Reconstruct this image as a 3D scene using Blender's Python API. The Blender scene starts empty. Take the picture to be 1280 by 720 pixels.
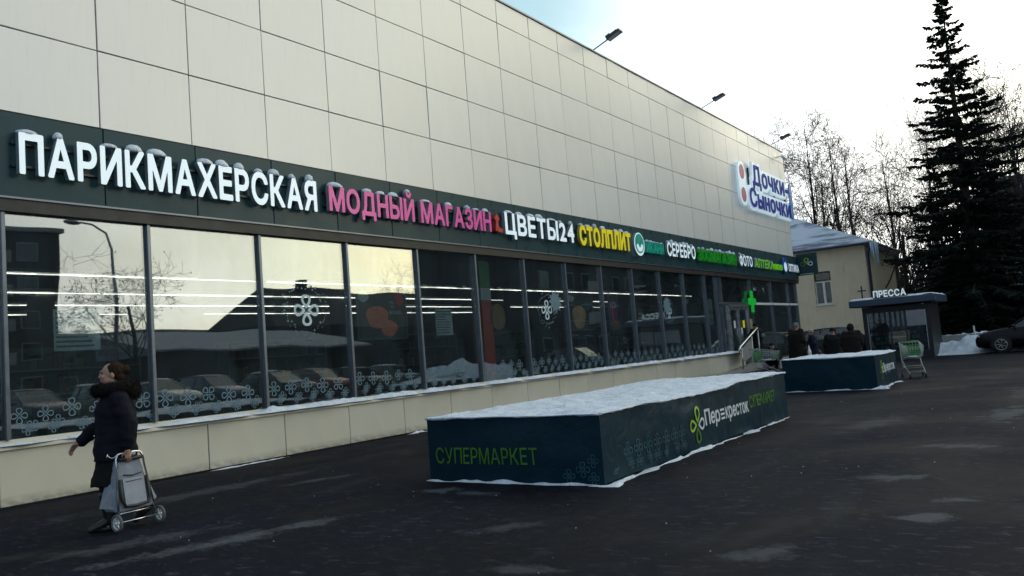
import bpy, bmesh, math, random
import numpy as np
from mathutils import Vector, Matrix, Euler, noise as mnoise
PI = math.pi
SC = bpy.context.scene
COL = SC.collection
random.seed(7)

# ------------------------------------------------------------------ camera
CAM_H = 1.43
YAW, PITCH, ROLL = math.radians(34.3557), math.radians(4.5874), math.radians(-4.5228)
_f = Vector((-math.sin(YAW) * math.cos(PITCH), math.cos(YAW) * math.cos(PITCH), math.sin(PITCH)))
_r = Vector((math.cos(YAW), math.sin(YAW), 0.0))
_u = _r.cross(_f)
_r, _u = math.cos(ROLL) * _r + math.sin(ROLL) * _u, -math.sin(ROLL) * _r + math.cos(ROLL) * _u
cam_data = bpy.data.cameras.new('camera')
cam = bpy.data.objects.new('camera', cam_data)
COL.objects.link(cam)
m3 = Matrix((_r, _u, -_f)).transposed()
cam.matrix_world = Matrix.Translation((0, 0, CAM_H)) @ m3.to_4x4()
cam_data.sensor_width = 36.0
cam_data.lens = 36.0 * 1022.6 / 1280.0
cam_data.clip_start = 0.1
cam_data.clip_end = 2000.0
SC.camera = cam

# ------------------------------------------------------------------ world, sun, exposure
SUN_AZ = math.radians(29.0)      # from +Y towards +X
SUN_EL = math.radians(9.0)
sun_dir = Vector((math.sin(SUN_AZ) * math.cos(SUN_EL), math.cos(SUN_AZ) * math.cos(SUN_EL), math.sin(SUN_EL)))
world = bpy.data.worlds.new('World')
SC.world = world
world.use_nodes = True
wn, wl = world.node_tree.nodes, world.node_tree.links
wn.clear()
out = wn.new('ShaderNodeOutputWorld')
bg = wn.new('ShaderNodeBackground')
sky = wn.new('ShaderNodeTexSky')
sky.sky_type = 'NISHITA'
sky.sun_disc = False
sky.sun_elevation = SUN_EL
sky.sun_rotation = SUN_AZ
sky.air_density = 1.0
sky.dust_density = 2.0
sky.ozone_density = 1.0
tc = wn.new('ShaderNodeTexCoord')
def wmath(op, a, b=None, clamp=False):
    n = wn.new('ShaderNodeMath'); n.operation = op; n.use_clamp = clamp
    for i, v in enumerate((a, b)):
        if v is None: continue
        if isinstance(v, (int, float)): n.inputs[i].default_value = v
        else: wl.new(v, n.inputs[i])
    return n.outputs[0]
# thin cloud sheet: noise on the direction flattened by height
sep = wn.new('ShaderNodeSeparateXYZ'); wl.new(tc.outputs['Generated'], sep.inputs[0])
zc = wmath('MAXIMUM', sep.outputs[2], 0.0)
den = wmath('ADD', zc, 0.18)
cmb = wn.new('ShaderNodeCombineXYZ')
wl.new(wmath('DIVIDE', sep.outputs[0], den), cmb.inputs[0])
wl.new(wmath('DIVIDE', sep.outputs[1], den), cmb.inputs[1])
nz = wn.new('ShaderNodeTexNoise'); nz.inputs['Scale'].default_value = 1.1; nz.inputs['Detail'].default_value = 6.0
nz.inputs['Roughness'].default_value = 0.55; nz.inputs['Distortion'].default_value = 0.6
wl.new(cmb.outputs[0], nz.inputs['Vector'])
mr = wn.new('ShaderNodeMapRange'); mr.interpolation_type = 'SMOOTHSTEP'
mr.inputs[1].default_value = 0.36; mr.inputs[2].default_value = 0.60
mr.inputs[3].default_value = 0.78; mr.inputs[4].default_value = 1.0
wl.new(nz.outputs[0], mr.inputs[0])
# light scattered through the cloud: brighter towards the sun
dot = wn.new('ShaderNodeVectorMath'); dot.operation = 'DOT_PRODUCT'
dot.inputs[1].default_value = sun_dir
wl.new(tc.outputs['Generated'], dot.inputs[0])
d01 = wmath('MULTIPLY_ADD', dot.outputs['Value'], 0.5); wn[-1].inputs[2].default_value = 0.5
rmp = wn.new('ShaderNodeValToRGB'); wl.new(d01, rmp.inputs[0])
stops = [(0.03, (2.4, 3.0, 4.0)), (0.40, (3.2, 4.3, 5.2)), (0.755, (4.2, 6.2, 6.9)), (0.835, (11.0, 12.0, 12.6)), (0.90, (13.8, 13.8, 13.0)), (0.95, (19.5, 19.2, 16.4)), (0.99, (25.0, 23.8, 16.5)), (1.0, (28.0, 26.0, 18.0))]
rmp.color_ramp.interpolation = 'EASE'
el = rmp.color_ramp.elements
el.remove(el[1]); el[0].position = stops[0][0]
for p_, c_ in stops[1:]: el.new(p_)
for i_, (p_, c_) in enumerate(stops): el[i_].color = tuple(q / 30.0 for q in c_) + (1,)
add = wn.new('ShaderNodeVectorMath'); add.operation = 'SCALE'; add.inputs['Scale'].default_value = 30.0
wl.new(rmp.outputs[0], add.inputs[0])
mixs = wn.new('ShaderNodeMix'); mixs.data_type = 'RGBA'
wl.new(mr.outputs[0], mixs.inputs[0]); wl.new(sky.outputs[0], mixs.inputs[6]); wl.new(add.outputs[0], mixs.inputs[7])
# the sheet thins overhead
hz = wmath('SUBTRACT', 1.0, wmath('MULTIPLY', zc, 0.5))
sc_ = wn.new('ShaderNodeVectorMath'); sc_.operation = 'SCALE'
wl.new(mixs.outputs[2], sc_.inputs[0]); wl.new(hz, sc_.inputs['Scale'])
wl.new(sc_.outputs[0], bg.inputs[0])
bg.inputs[1].default_value = 0.10
wl.new(bg.outputs[0], out.inputs[0])

sun_data = bpy.data.lights.new('sun', 'SUN')
sun_data.energy = 0.5
sun_data.angle = math.radians(20.0)
sun_data.color = (1.0, 0.95, 0.87)
sun = bpy.data.objects.new('sun', sun_data)
sun.rotation_euler = (-sun_dir).to_track_quat('-Z', 'Y').to_euler()
sun.location = (20, 20, 40)
COL.objects.link(sun)

SC.view_settings.view_transform = 'Standard'
SC.view_settings.look = 'None'
SC.view_settings.exposure = 0.85
SC.view_settings.gamma = 1.0

# ------------------------------------------------------------------ helpers
class MB:
    """collects vertices, faces and a material slot per face"""
    def __init__(s): s.v = []; s.f = []; s.m = []; s.sm = []
    def add(s, vs, fs, mi=0, smooth=False):
        o = len(s.v); s.v.extend(tuple(v) for v in vs)
        for f in fs:
            s.f.append(tuple(i + o for i in f)); s.m.append(mi); s.sm.append(smooth)
        return s
    def box(s, x0, x1, y0, y1, z0, z1, mi=0):
        vs = [(x, y, z) for z in (z0, z1) for y in (y0, y1) for x in (x0, x1)]
        return s.add(vs, [(0, 2, 3, 1), (4, 5, 7, 6), (0, 1, 5, 4), (2, 6, 7, 3), (0, 4, 6, 2), (1, 3, 7, 5)], mi)
    def cham(s, x0, x1, y0, y1, z0, z1, c, axis=0, mi=0):
        """box with the edges of its +axis face chamfered (axis 0 = +x, 1 = -y)"""
        if axis == 0:
            vs = [(x0, y0, z0), (x0, y1, z0), (x0, y1, z1), (x0, y0, z1),
                  (x1 - c, y0, z0), (x1 - c, y1, z0), (x1 - c, y1, z1), (x1 - c, y0, z1),
                  (x1, y0 + c, z0 + c), (x1, y1 - c, z0 + c), (x1, y1 - c, z1 - c), (x1, y0 + c, z1 - c)]
        else:
            vs = [(x1, y1, z0), (x0, y1, z0), (x0, y1, z1), (x1, y1, z1)][::-1]
            vs = [(x0, y1, z0), (x1, y1, z0), (x1, y1, z1), (x0, y1, z1),
                  (x0, y0 + c, z0), (x1, y0 + c, z0), (x1, y0 + c, z1), (x0, y0 + c, z1),
                  (x0 + c, y0, z0 + c), (x1 - c, y0, z0 + c), (x1 - c, y0, z1 - c), (x0 + c, y0, z1 - c)]
        fs = [(3, 2, 1, 0)]
        for k in range(4):
            n = (k + 1) % 4
            fs += [(k, n, n + 4, k + 4), (k + 4, n + 4, n + 8, k + 8)]
        fs.append((8, 9, 10, 11))
        return s.add(vs, fs, mi)
    def tube(s, pts, rad, n=8, mi=0, smooth=True, cap=True, flat=1.0):
        pts = [Vector(p) for p in pts]
        if isinstance(rad, (int, float)): rad = [rad] * len(pts)
        vs = []; prev = None
        for i, p in enumerate(pts):
            t = (pts[min(i + 1, len(pts) - 1)] - pts[max(i - 1, 0)])
            t = t.normalized() if t.length > 1e-9 else Vector((0, 0, 1))
            if prev is None:
                a = Vector((0, 0, 1)) if abs(t.z) < 0.9 else Vector((1, 0, 0))
                prev = t.cross(a).normalized()
            b = prev - t * prev.dot(t)
            b = b.normalized() if b.length > 1e-6 else t.orthogonal().normalized()
            prev = b; c = t.cross(b)
            for k in range(n):
                a = 2 * PI * k / n
                vs.append(p + b * (math.cos(a) * rad[i]) + c * (math.sin(a) * rad[i] * flat))
        fs = []
        for i in range(len(pts) - 1):
            for k in range(n):
                k2 = (k + 1) % n
                fs.append((i * n + k, i * n + k2, (i + 1) * n + k2, (i + 1) * n + k))
        if cap:
            fs.append(tuple(range(n))[::-1]); fs.append(tuple((len(pts) - 1) * n + k for k in range(n)))
        return s.add(vs, fs, mi, smooth)
    def rings(s, rings, mi=0, smooth=True, cap=True):
        """loft through rings (lists of points of equal length)"""
        n = len(rings[0]); vs = [p for r in rings for p in r]; fs = []
        for i in range(len(rings) - 1):
            for k in range(n):
                k2 = (k + 1) % n
                fs.append((i * n + k, i * n + k2, (i + 1) * n + k2, (i + 1) * n + k))
        if cap:
            fs.append(tuple(range(n))[::-1]); fs.append(tuple((len(rings) - 1) * n + k for k in range(n)))
        return s.add(vs, fs, mi, smooth)
    def ell(s, c, r, n=12, m=8, mi=0, jit=0.0, seed=0):
        rnd = random.Random(seed); c = Vector(c); vs = [c + Vector((0, 0, -r[2]))]
        for j in range(1, m):
            th = PI * j / m
            for k in range(n):
                a = 2 * PI * k / n; q = 1 + rnd.uniform(-jit, jit)
                vs.append(c + Vector((r[0] * math.sin(th) * math.cos(a) * q, r[1] * math.sin(th) * math.sin(a) * q, -r[2] * math.cos(th) * q)))
        vs.append(c + Vector((0, 0, r[2]))); fs = []
        for k in range(n):
            k2 = (k + 1) % n
            fs.append((0, 1 + k2, 1 + k))
            for j in range(m - 2):
                fs.append((1 + j * n + k, 1 + j * n + k2, 1 + (j + 1) * n + k2, 1 + (j + 1) * n + k))
            fs.append((1 + (m - 2) * n + k, 1 + (m - 2) * n + k2, len(vs) - 1))
        return s.add(vs, fs, mi, True)
    def prism(s, poly, d0, d1, fn, mi=0, mside=None):
        """extrude the 2-D polygon between depths d0, d1; fn(u, v, d) -> point"""
        n = len(poly); vs = [fn(u, v, d0) for u, v in poly] + [fn(u, v, d1) for u, v in poly]
        s.add(vs, [tuple(range(n))[::-1], tuple(range(n, 2 * n))], mi)
        return s.add(vs, [(k, (k + 1) % n, n + (k + 1) % n, n + k) for k in range(n)], mi if mside is None else mside)
    def mesh(s, name, mats, off=(0, 0, 0), normals=False):
        me = bpy.data.meshes.new(name)
        o = Vector(off)
        me.from_pydata([(v[0] - o.x, v[1] - o.y, v[2] - o.z) for v in s.v], [], s.f)
        me.polygons.foreach_set('material_index', s.m)
        me.polygons.foreach_set('use_smooth', s.sm)
        for m in (mats if isinstance(mats, (list, tuple)) else [mats]): me.materials.append(m)
        if normals:
            bm = bmesh.new(); bm.from_mesh(me); bmesh.ops.recalc_face_normals(bm, faces=bm.faces); bm.to_mesh(me); bm.free()
        me.update()
        return me

def wloc(o):
    p = Vector((0, 0, 0))
    while o is not None: p += o.location; o = o.parent
    return p
def thing(name, label, cat, loc=(0, 0, 0), rz=0.0, group=None):
    o = bpy.data.objects.new(name, None); COL.objects.link(o)
    o.empty_display_size = 0.2
    o.location = loc; o.rotation_euler = (0, 0, rz)
    o['label'] = label; o['category'] = cat
    if group: o['group'] = group
    return o
def link(name, me, parent=None, loc=(0, 0, 0)):
    o = bpy.data.objects.new(name, me); COL.objects.link(o)
    o.location = loc
    if parent is not None: o.parent = parent
    return o
def part(name, mb, mats, parent, local=False, loc=None, normals=False):
    """a mesh child; vertices are world coordinates unless local (parent's own axes)"""
    off = (0, 0, 0) if local else wloc(parent)
    if loc is not None: off = Vector(off) + Vector(loc)
    return link(name, mb.mesh(name, mats, off, normals), parent, loc if loc is not None else (0, 0, 0))
def solo(name, mb, mats, label, cat, group=None, loc=(0, 0, 0), kind=None, normals=False):
    o = link(name, mb.mesh(name, mats, loc, normals), None, loc)
    o['label'] = label
    if kind: o['kind'] = kind
    if cat: o['category'] = cat
    if group: o['group'] = group
    return o
def struct(name, mb, mats, label=None):
    o = link(name, mb.mesh(name, mats), None)
    o['kind'] = 'structure'
    if label: o['label'] = label
    return o
def copy_thing(root, label=None, group=None, loc=None, rz=None):
    r = root.copy(); COL.objects.link(r)
    for ch in root.children:
        c = ch.copy(); COL.objects.link(c); c.parent = r
        for g in ch.children:
            d = g.copy(); COL.objects.link(d); d.parent = c
    if label: r['label'] = label
    if group: r['group'] = group
    if loc is not None: r.location = loc
    if rz is not None: r.rotation_euler = (0, 0, rz)
    return r

# ------------------------------------------------------------------ materials
MAT = {}
class NT:
    def __init__(s, name):
        s.m = bpy.data.materials.new(name); s.m.use_nodes = True
        s.n = s.m.node_tree.nodes; s.l = s.m.node_tree.links
        s.b = s.n['Principled BSDF']; s.co = None
    def inp(s, k, v):
        if hasattr(v, 'is_output'): s.l.new(v, s.b.inputs[k])
        else: s.b.inputs[k].default_value = v
    def coord(s, scale=(1, 1, 1), kind='Object'):
        t = s.n.new('ShaderNodeTexCoord'); mp = s.n.new('ShaderNodeMapping')
        mp.inputs['Scale'].default_value = scale
        s.l.new(t.outputs[kind], mp.inputs[0]); return mp.outputs[0]
    def noise(s, vec, scale, detail=4, rough=0.55, dist=0.0):
        t = s.n.new('ShaderNodeTexNoise'); s.l.new(vec, t.inputs['Vector'])
        t.inputs['Scale'].default_value = scale; t.inputs['Detail'].default_value = detail
        t.inputs['Roughness'].default_value = rough; t.inputs['Distortion'].default_value = dist
        return t.outputs[0]
    def ramp(s, v, stops):
        r = s.n.new('ShaderNodeValToRGB'); s.l.new(v, r.inputs[0])
        e = r.color_ramp.elements
        while len(e) < len(stops): e.new(0.5)
        for i, (p, c) in enumerate(stops):
            e[i].position = p; e[i].color = (*c, 1) if len(c) == 3 else c
        return r.outputs[0]
    def mr(s, v, a, b, c, d, clamp=True):
        t = s.n.new('ShaderNodeMapRange'); t.clamp = clamp; s.l.new(v, t.inputs[0])
        for i, q in enumerate((a, b, c, d)): t.inputs[1 + i].default_value = q
        return t.outputs[0]
    def mix(s, f, a, b, mode='MIX'):
        t = s.n.new('ShaderNodeMix'); t.data_type = 'RGBA'; t.blend_type = mode
        for k, v in ((0, f), (6, a), (7, b)):
            if hasattr(v, 'is_output'): s.l.new(v, t.inputs[k])
            else: t.inputs[k].default_value = v if k == 0 else ((*v, 1) if len(v) == 3 else v)
        return t.outputs[2]
    def math(s, op, a, b=0.0):
        t = s.n.new('ShaderNodeMath'); t.operation = op
        for k, v in ((0, a), (1, b)):
            if hasattr(v, 'is_output'): s.l.new(v, t.inputs[k])
            else: t.inputs[k].default_value = v
        return t.outputs[0]
    def bump(s, h, strength=0.2, dist=0.02):
        t = s.n.new('ShaderNodeBump'); t.inputs['Strength'].default_value = strength; t.inputs['Distance'].default_value = dist
        s.l.new(h, t.inputs['Height']); s.l.new(t.outputs[0], s.b.inputs['Normal'])
    def rnd(s):
        t = s.n.new('ShaderNodeObjectInfo'); return t.outputs['Random']
    def geo(s, k='Position'):
        t = s.n.new('ShaderNodeNewGeometry'); return t.outputs[k]

def plain(name, col, rough=0.6, metal=0.0, spec=0.5, var=0.12, scale=6.0, bump=0.0, bscale=60.0, emit=None):
    t = NT(name)
    v = t.noise(t.coord(), scale, 5)
    lo = tuple(c * (1 - var) for c in col); hi = tuple(min(1, c * (1 + var)) for c in col)
    t.inp('Base Color', t.ramp(v, [(0.3, lo), (0.7, hi)]))
    t.inp('Roughness', t.mr(v, 0.3, 0.7, max(0, rough - 0.06), min(1, rough + 0.06)))
    t.inp('Metallic', metal); t.inp('Specular IOR Level', spec)
    if bump: t.bump(t.noise(t.coord(), bscale, 4), bump, 0.01)
    if emit:
        t.inp('Emission Color', (*emit[0], 1)); t.inp('Emission Strength', emit[1])
    MAT[name] = t.m
    return t.m

# facade cassettes: satin composite aluminium, faint differences from sheet to sheet
t = NT('facade_sheet')
r_ = t.rnd(); v = t.noise(t.coord((1, 1, 0.35)), 2.2, 5)
c = t.mix(t.mr(v, 0.3, 0.7, 0, 1), (0.735, 0.725, 0.70), (0.775, 0.765, 0.74))
c = t.mix(t.mr(r_, 0, 1, 0, 0.35), c, (0.71, 0.685, 0.645))
c = t.mix(t.mr(t.noise(t.coord((3, 3, 0.25)), 5.0, 6), 0.55, 0.8, 0, 0.13), c, (0.34, 0.33, 0.30))
t.inp('Base Color', c); t.inp('Roughness', t.mr(v, 0.3, 0.7, 0.33, 0.40)); t.inp('Specular IOR Level', 0.5); t.inp('Metallic', 0.12)
t.bump(t.noise(t.coord(), 0.9, 2), 0.10, 0.02)
MAT['facade_sheet'] = t.m
# plinth sheets: the same cream, dirtier
t = NT('plinth_sheet')
v = t.noise(t.coord((1, 1, 0.5)), 3.0, 6); r_ = t.rnd()
c = t.mix(t.mr(v, 0.3, 0.75, 0, 1), (0.65, 0.60, 0.49), (0.60, 0.555, 0.455))
c = t.mix(t.mr(r_, 0, 1, 0, 0.3), c, (0.56, 0.51, 0.42))
g = t.n.new('ShaderNodeSeparateXYZ'); t.l.new(t.geo(), g.inputs[0])
dirt = t.math('MULTIPLY', t.mr(g.outputs[2], 0.02, 0.16, 1, 0), t.mr(t.noise(t.coord((1, 1, 2), 'Object'), 7.0, 6), 0.35, 0.7, 0.15, 0.9))
c = t.mix(dirt, c, (0.13, 0.115, 0.085))
t.inp('Base Color', c); t.inp('Roughness', 0.38)
MAT['plinth_sheet'] = t.m
# dark fascia sheets, glossy
t = NT('fascia_sheet')
v = t.noise(t.coord(), 2.0, 4); r_ = t.rnd()
c = t.mix(t.mr(r_, 0, 1, 0, 1), (0.020, 0.056, 0.066), (0.026, 0.063, 0.072))
t.inp('Base Color', c); t.inp('Roughness', t.mr(v, 0.3, 0.7, 0.25, 0.35)); t.inp('Specular IOR Level', 0.16)
t.bump(t.noise(t.coord(), 0.8, 2), 0.10, 0.02)
MAT['fascia_sheet'] = t.m

# window glass: tinted coated sheet, partly mirror, gently wavy
def glass(name, tint=(0.72, 0.76, 0.76), base=0.18, wav=0.07, film=0.10):
    t = NT(name); t.n.remove(t.b)
    o_ = t.n['Material Output']
    tr = t.n.new('ShaderNodeBsdfTransparent'); tr.inputs[0].default_value = (*tint, 1)
    gl = t.n.new('ShaderNodeBsdfGlossy'); gl.inputs['Roughness'].default_value = 0.012
    gl.inputs['Color'].default_value = (0.93, 0.97, 0.96, 1)
    ge = t.n.new('ShaderNodeNewGeometry'); dt = t.n.new('ShaderNodeVectorMath'); dt.operation = 'DOT_PRODUCT'
    t.l.new(ge.outputs['Incoming'], dt.inputs[0]); t.l.new(ge.outputs['Normal'], dt.inputs[1])
    sch = t.math('POWER', t.math('SUBTRACT', 1.0, t.math('ABSOLUTE', dt.outputs['Value'])), 5.0)   # Schlick, same on both faces
    f = t.mr(sch, 0.0, 1.0, base, 1.0)
    bp = t.n.new('ShaderNodeBump'); bp.inputs['Strength'].default_value = wav; bp.inputs['Distance'].default_value = 0.05
    t.l.new(t.noise(t.coord((1, 1, 1)), 0.55, 1), bp.inputs['Height'])
    t.l.new(bp.outputs[0], gl.inputs['Normal'])
    mx = t.n.new('ShaderNodeMixShader')
    t.l.new(f, mx.inputs[0]); t.l.new(tr.outputs[0], mx.inputs[1]); t.l.new(gl.outputs[0], mx.inputs[2])
    # thin film of street dirt
    df = t.n.new('ShaderNodeBsdfDiffuse'); df.inputs[0].default_value = (0.17, 0.23, 0.28, 1)
    m2 = t.n.new('ShaderNodeMixShader'); t.l.new(t.mr(t.noise(t.coord((1, 1, .45)), 1.6, 6, .65, .5), .35, .75, .012, film), m2.inputs[0])
    t.l.new(mx.outputs[0], m2.inputs[1]); t.l.new(df.outputs[0], m2.inputs[2])
    t.l.new(m2.outputs[0], o_.inputs[0])
    MAT[name] = t.m; return t.m
glass('shop_glass')
glass('house_glass', (0.5, 0.55, 0.58), 0.10, 0.02)
glass('car_glass', (0.25, 0.28, 0.28), 0.08, 0.0)

# asphalt: dark, damp, salt-streaked
t = NT('asphalt')
p = t.coord()
big = t.noise(p, 0.35, 5, 0.6, 0.8); fine = t.noise(p, 90.0, 3, 0.7); mid = t.noise(p, 2.6, 7, 0.65)
c = t.mix(t.mr(big, 0.40, 0.60, 0, 1), (0.0040, 0.0050, 0.0098), (0.0125, 0.0146, 0.0255))
c = t.mix(t.mr(mid, 0.52, 0.75, 0, 0.75), c, (0.021, 0.0225, 0.030))
st = t.noise(t.coord((0.9, 0.16, 1)), 1.5, 7, 0.62, 0.4)          # streaks along the walking direction
c = t.mix(t.mr(st, 0.58, 0.74, 0, 0.8), c, (0.034, 0.0365, 0.046))
st2 = t.noise(t.coord((0.25, 1.0, 1)), 1.3, 7, 0.66, 0.6)
c = t.mix(t.mr(st2, 0.62, 0.76, 0, 0.7), c, (0.042, 0.045, 0.055))
vor = t.n.new('ShaderNodeTexVoronoi'); t.l.new(p, vor.inputs[0]); vor.inputs['Scale'].default_value = 2.3
vm = t.math('MULTIPLY', t.mr(vor.outputs['Distance'], 0.012, 0.03, 1, 0), t.mr(t.noise(p, 0.8, 2), 0.5, 0.6, 0, 1))
c = t.mix(t.mr(fine, 0.35, 0.7, 0, 0.6), c, (0.004, 0.004, 0.0045))
sc1 = t.noise(t.coord((1.0, 2.2, 1)), 6.0, 5, 0.7, .6)
c = t.mix(t.math('MULTIPLY', t.mr(sc1, 0.56, 0.68, 0, 0.85), t.mr(big, .4, .55, .35, 1)), c, (0.055, 0.059, 0.072))
grit = t.noise(p, 34.0, 3, 0.75)
c = t.mix(t.mr(grit, 0.62, 0.72, 0, 0.55), c, (0.040, 0.040, 0.043))
c = t.mix(vm, c, (0.40, 0.42, 0.45))
# worn pale and icy stains at their own places
pn = t.noise(p, 3.5, 7, 0.7, 0.5); pf = t.noise(p, 16.0, 6, 0.7)
for (sx, sy, ra, rb, an, k_) in [(-1.08, 6.68, .20, .15, .3, .9), (-1.62, 8.35, .34, .17, .1, .8), (-.95, 7.4, .16, .09, .4, .7), (-1.84, 5.43, .30, .16, 1., .6), (-6.0, 7.0, .24, .12, .4, .8), (-5.4, 6.9, .3, .1, 0, .6),
                               (-4.1, 5.6, .3, .14, .9, .5), (-8.3, 7.4, .45, .12, 1.2, .6), (-1.3, 10.5, .40, .16, 0, .6), (-3.2, 4.55, .25, .1, 0, .5), (-6.3, 4.62, .95, .17, 1.28, .9), (-7.2, 4.2, .7, .2, 1.2, .55), (-9.3, 6.3, 1.4, .25, 1.5, .5), (-1.0, 14.0, .9, .25, 1.5, .7), (-.6, 18.5, 1.6, .5, 1.5, .6), (-2.6, 13, 1.2, .3, 1.4, .35)]:
    mp = t.n.new('ShaderNodeMapping'); mp.vector_type = 'TEXTURE'
    mp.inputs['Location'].default_value = (sx, sy, 0); mp.inputs['Rotation'].default_value = (0, 0, an); mp.inputs['Scale'].default_value = (ra, rb, 1)
    t.l.new(p, mp.inputs[0]); ln = t.n.new('ShaderNodeVectorMath'); ln.operation = 'LENGTH'; t.l.new(mp.outputs[0], ln.inputs[0])
    dd_ = t.math('ADD', ln.outputs['Value'], t.mr(pn, .3, .7, -.9, .9)); dd_ = t.math('ADD', dd_, t.mr(pf, .3, .7, -.35, .35))
    c = t.mix(t.mr(dd_, .35, 1.25, .62 * k_, 0), c, (0.13, 0.138, 0.155))
t.inp('Base Color', c)
t.inp('Roughness', t.mr(big, 0.35, 0.65, 0.62, 0.90)); t.inp('Specular IOR Level', 0.07)
hh = t.math('ADD', t.math('MULTIPLY', fine, 0.6), t.math('MULTIPLY', mid, 1.2))
t.bump(hh, 0.5, 0.02)
MAT['asphalt'] = t.m

# snow
def snow(name, col, dirtcol, amt):
    t = NT(name); p = t.coord()
    v = t.noise(p, 5.0, 8, 0.62); w = t.noise(p, 28.0, 6, 0.7)
    c = t.mix(t.mr(v, 0.40, 0.70, 0, amt), col, dirtcol)
    c = t.mix(t.mr(w, 0.56, 0.66, 0, amt), c, tuple(q * 0.5 for q in dirtcol))
    c = t.mix(t.mr(t.noise(t.coord((1, .6, 1)), 11.0, 5, .75), 0.60, 0.70, 0, amt * .9), c, tuple(q * 0.62 for q in dirtcol))
    t.inp('Base Color', c); t.inp('Roughness', 0.75); t.inp('Specular IOR Level', 0.25)
    t.bump(t.math('ADD', v, t.math('MULTIPLY', w, 0.35)), 0.7, 0.04)
    MAT[name] = t.m; return t.m
snow('snow', (0.73, 0.78, 0.87), (0.50, 0.55, 0.64), 0.75)
snow('trodden_snow', (0.42, 0.44, 0.47), (0.18, 0.18, 0.185), 0.9)
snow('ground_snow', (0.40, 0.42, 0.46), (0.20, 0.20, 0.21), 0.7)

# printed banner cloth: dark blue-green, greener towards one end
t = NT('banner_cloth')
p = t.coord(kind='Object'); g = t.n.new('ShaderNodeSeparateXYZ'); t.l.new(p, g.inputs[0])
c = t.mix(t.mr(t.noise(p, 0.9, 2, 0.5), 0.35, 0.65, 0, 1), (0.0015, 0.018, 0.034), (0.0025, 0.026, 0.040))
c = t.mix(t.mr(t.noise(p, 14.0, 6, 0.6), 0.5, 0.8, 0, 0.35), c, (0.008, 0.030, 0.046))
t.inp('Base Color', c); t.inp('Roughness', 0.45); t.inp('Specular IOR Level', 0.16)
t.bump(t.noise(p, 2.6, 5, 0.55, 1.6), 0.3, 0.05)
MAT['banner_cloth'] = t.m

plain('black_metal', (0.02, 0.022, 0.024), 0.4)
plain('dark_gap', (0.025, 0.025, 0.024), 0.8)
plain('soffit_black', (0.010, 0.011, 0.012), 0.5)
plain('alu_frame', (0.15, 0.17, 0.20), 0.35, 0.6)
plain('dark_frame', (0.045, 0.05, 0.055), 0.35, 0.3)
plain('white_paint', (0.78, 0.79, 0.80), 0.4, var=0.04)
plain('acrylic_white', (0.80, 0.84, 0.90), 0.3, var=0.03, emit=((0.72, 0.92, 1.0), 0.22))
plain('letter_side', (0.24, 0.28, 0.30), 0.4)
plain('acrylic_pink', (0.62, 0.055, 0.30), 0.3, var=0.05, emit=((0.75, 0.05, 0.38), 0.10))
plain('pink_side', (0.32, 0.27, 0.31), 0.4)
plain('acrylic_yellow', (0.80, 0.66, 0.012), 0.3, var=0.04, emit=((0.9, 0.72, 0.01), 0.12))
plain('yellow_side', (0.40, 0.36, 0.14), 0.4)
plain('acrylic_teal', (0.012, 0.30, 0.22), 0.3, var=0.05, emit=((0.01, 0.4, 0.3), 0.08))
plain('acrylic_green', (0.012, 0.22, 0.020), 0.3, var=0.05, emit=((0.01, 0.3, 0.02), 0.10))
plain('acrylic_lime', (0.16, 0.55, 0.02), 0.3, var=0.05, emit=((0.2, 0.7, 0.02), 0.12))
plain('acrylic_red', (0.55, 0.03, 0.03), 0.3)
plain('acrylic_blue', (0.015, 0.10, 0.42), 0.3)
plain('acrylic_navy', (0.008, 0.030, 0.33), 0.6, spec=.2)
plain('pale_blue_board', (0.72, 0.84, 0.93), 0.35, var=0.04, emit=((0.7, 0.88, 1.0), 0.16))
plain('lit_green', (0.01, 0.35, 0.03), 0.3, emit=((0.01, 0.5, 0.05), 0.2))
plain('print_green', (0.06, 0.19, 0.012), 0.45)
plain('print_lime', (0.30, 0.50, 0.03), 0.45)
plain('print_white', (0.62, 0.66, 0.70), 0.45, var=0.05)
plain('print_teal', (0.020, 0.085, 0.115), 0.45)
plain('print_dark', (0.005, 0.018, 0.022), 0.4)
plain('sticker_blue', (0.12, 0.20, 0.25), 0.5, var=0.08)
plain('sticker_pale', (0.52, 0.64, 0.68), 0.5, var=0.15)
plain('grey_steel', (0.40, 0.41, 0.43), 0.3, 0.8)
plain('chrome', (0.62, 0.63, 0.65), 0.18, 1.0)
plain('concrete', (0.26, 0.25, 0.235), 0.8, bump=0.3)
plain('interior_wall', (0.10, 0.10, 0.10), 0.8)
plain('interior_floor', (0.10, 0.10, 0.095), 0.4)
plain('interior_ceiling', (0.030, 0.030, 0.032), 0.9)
plain('tube_light', (0.8, 0.8, 0.78), 0.4, emit=((1.0, 0.96, 0.86), 1.5))
plain('shelf_steel', (0.16, 0.16, 0.165), 0.5)
plain('rubber', (0.012, 0.012, 0.013), 0.75)
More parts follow.
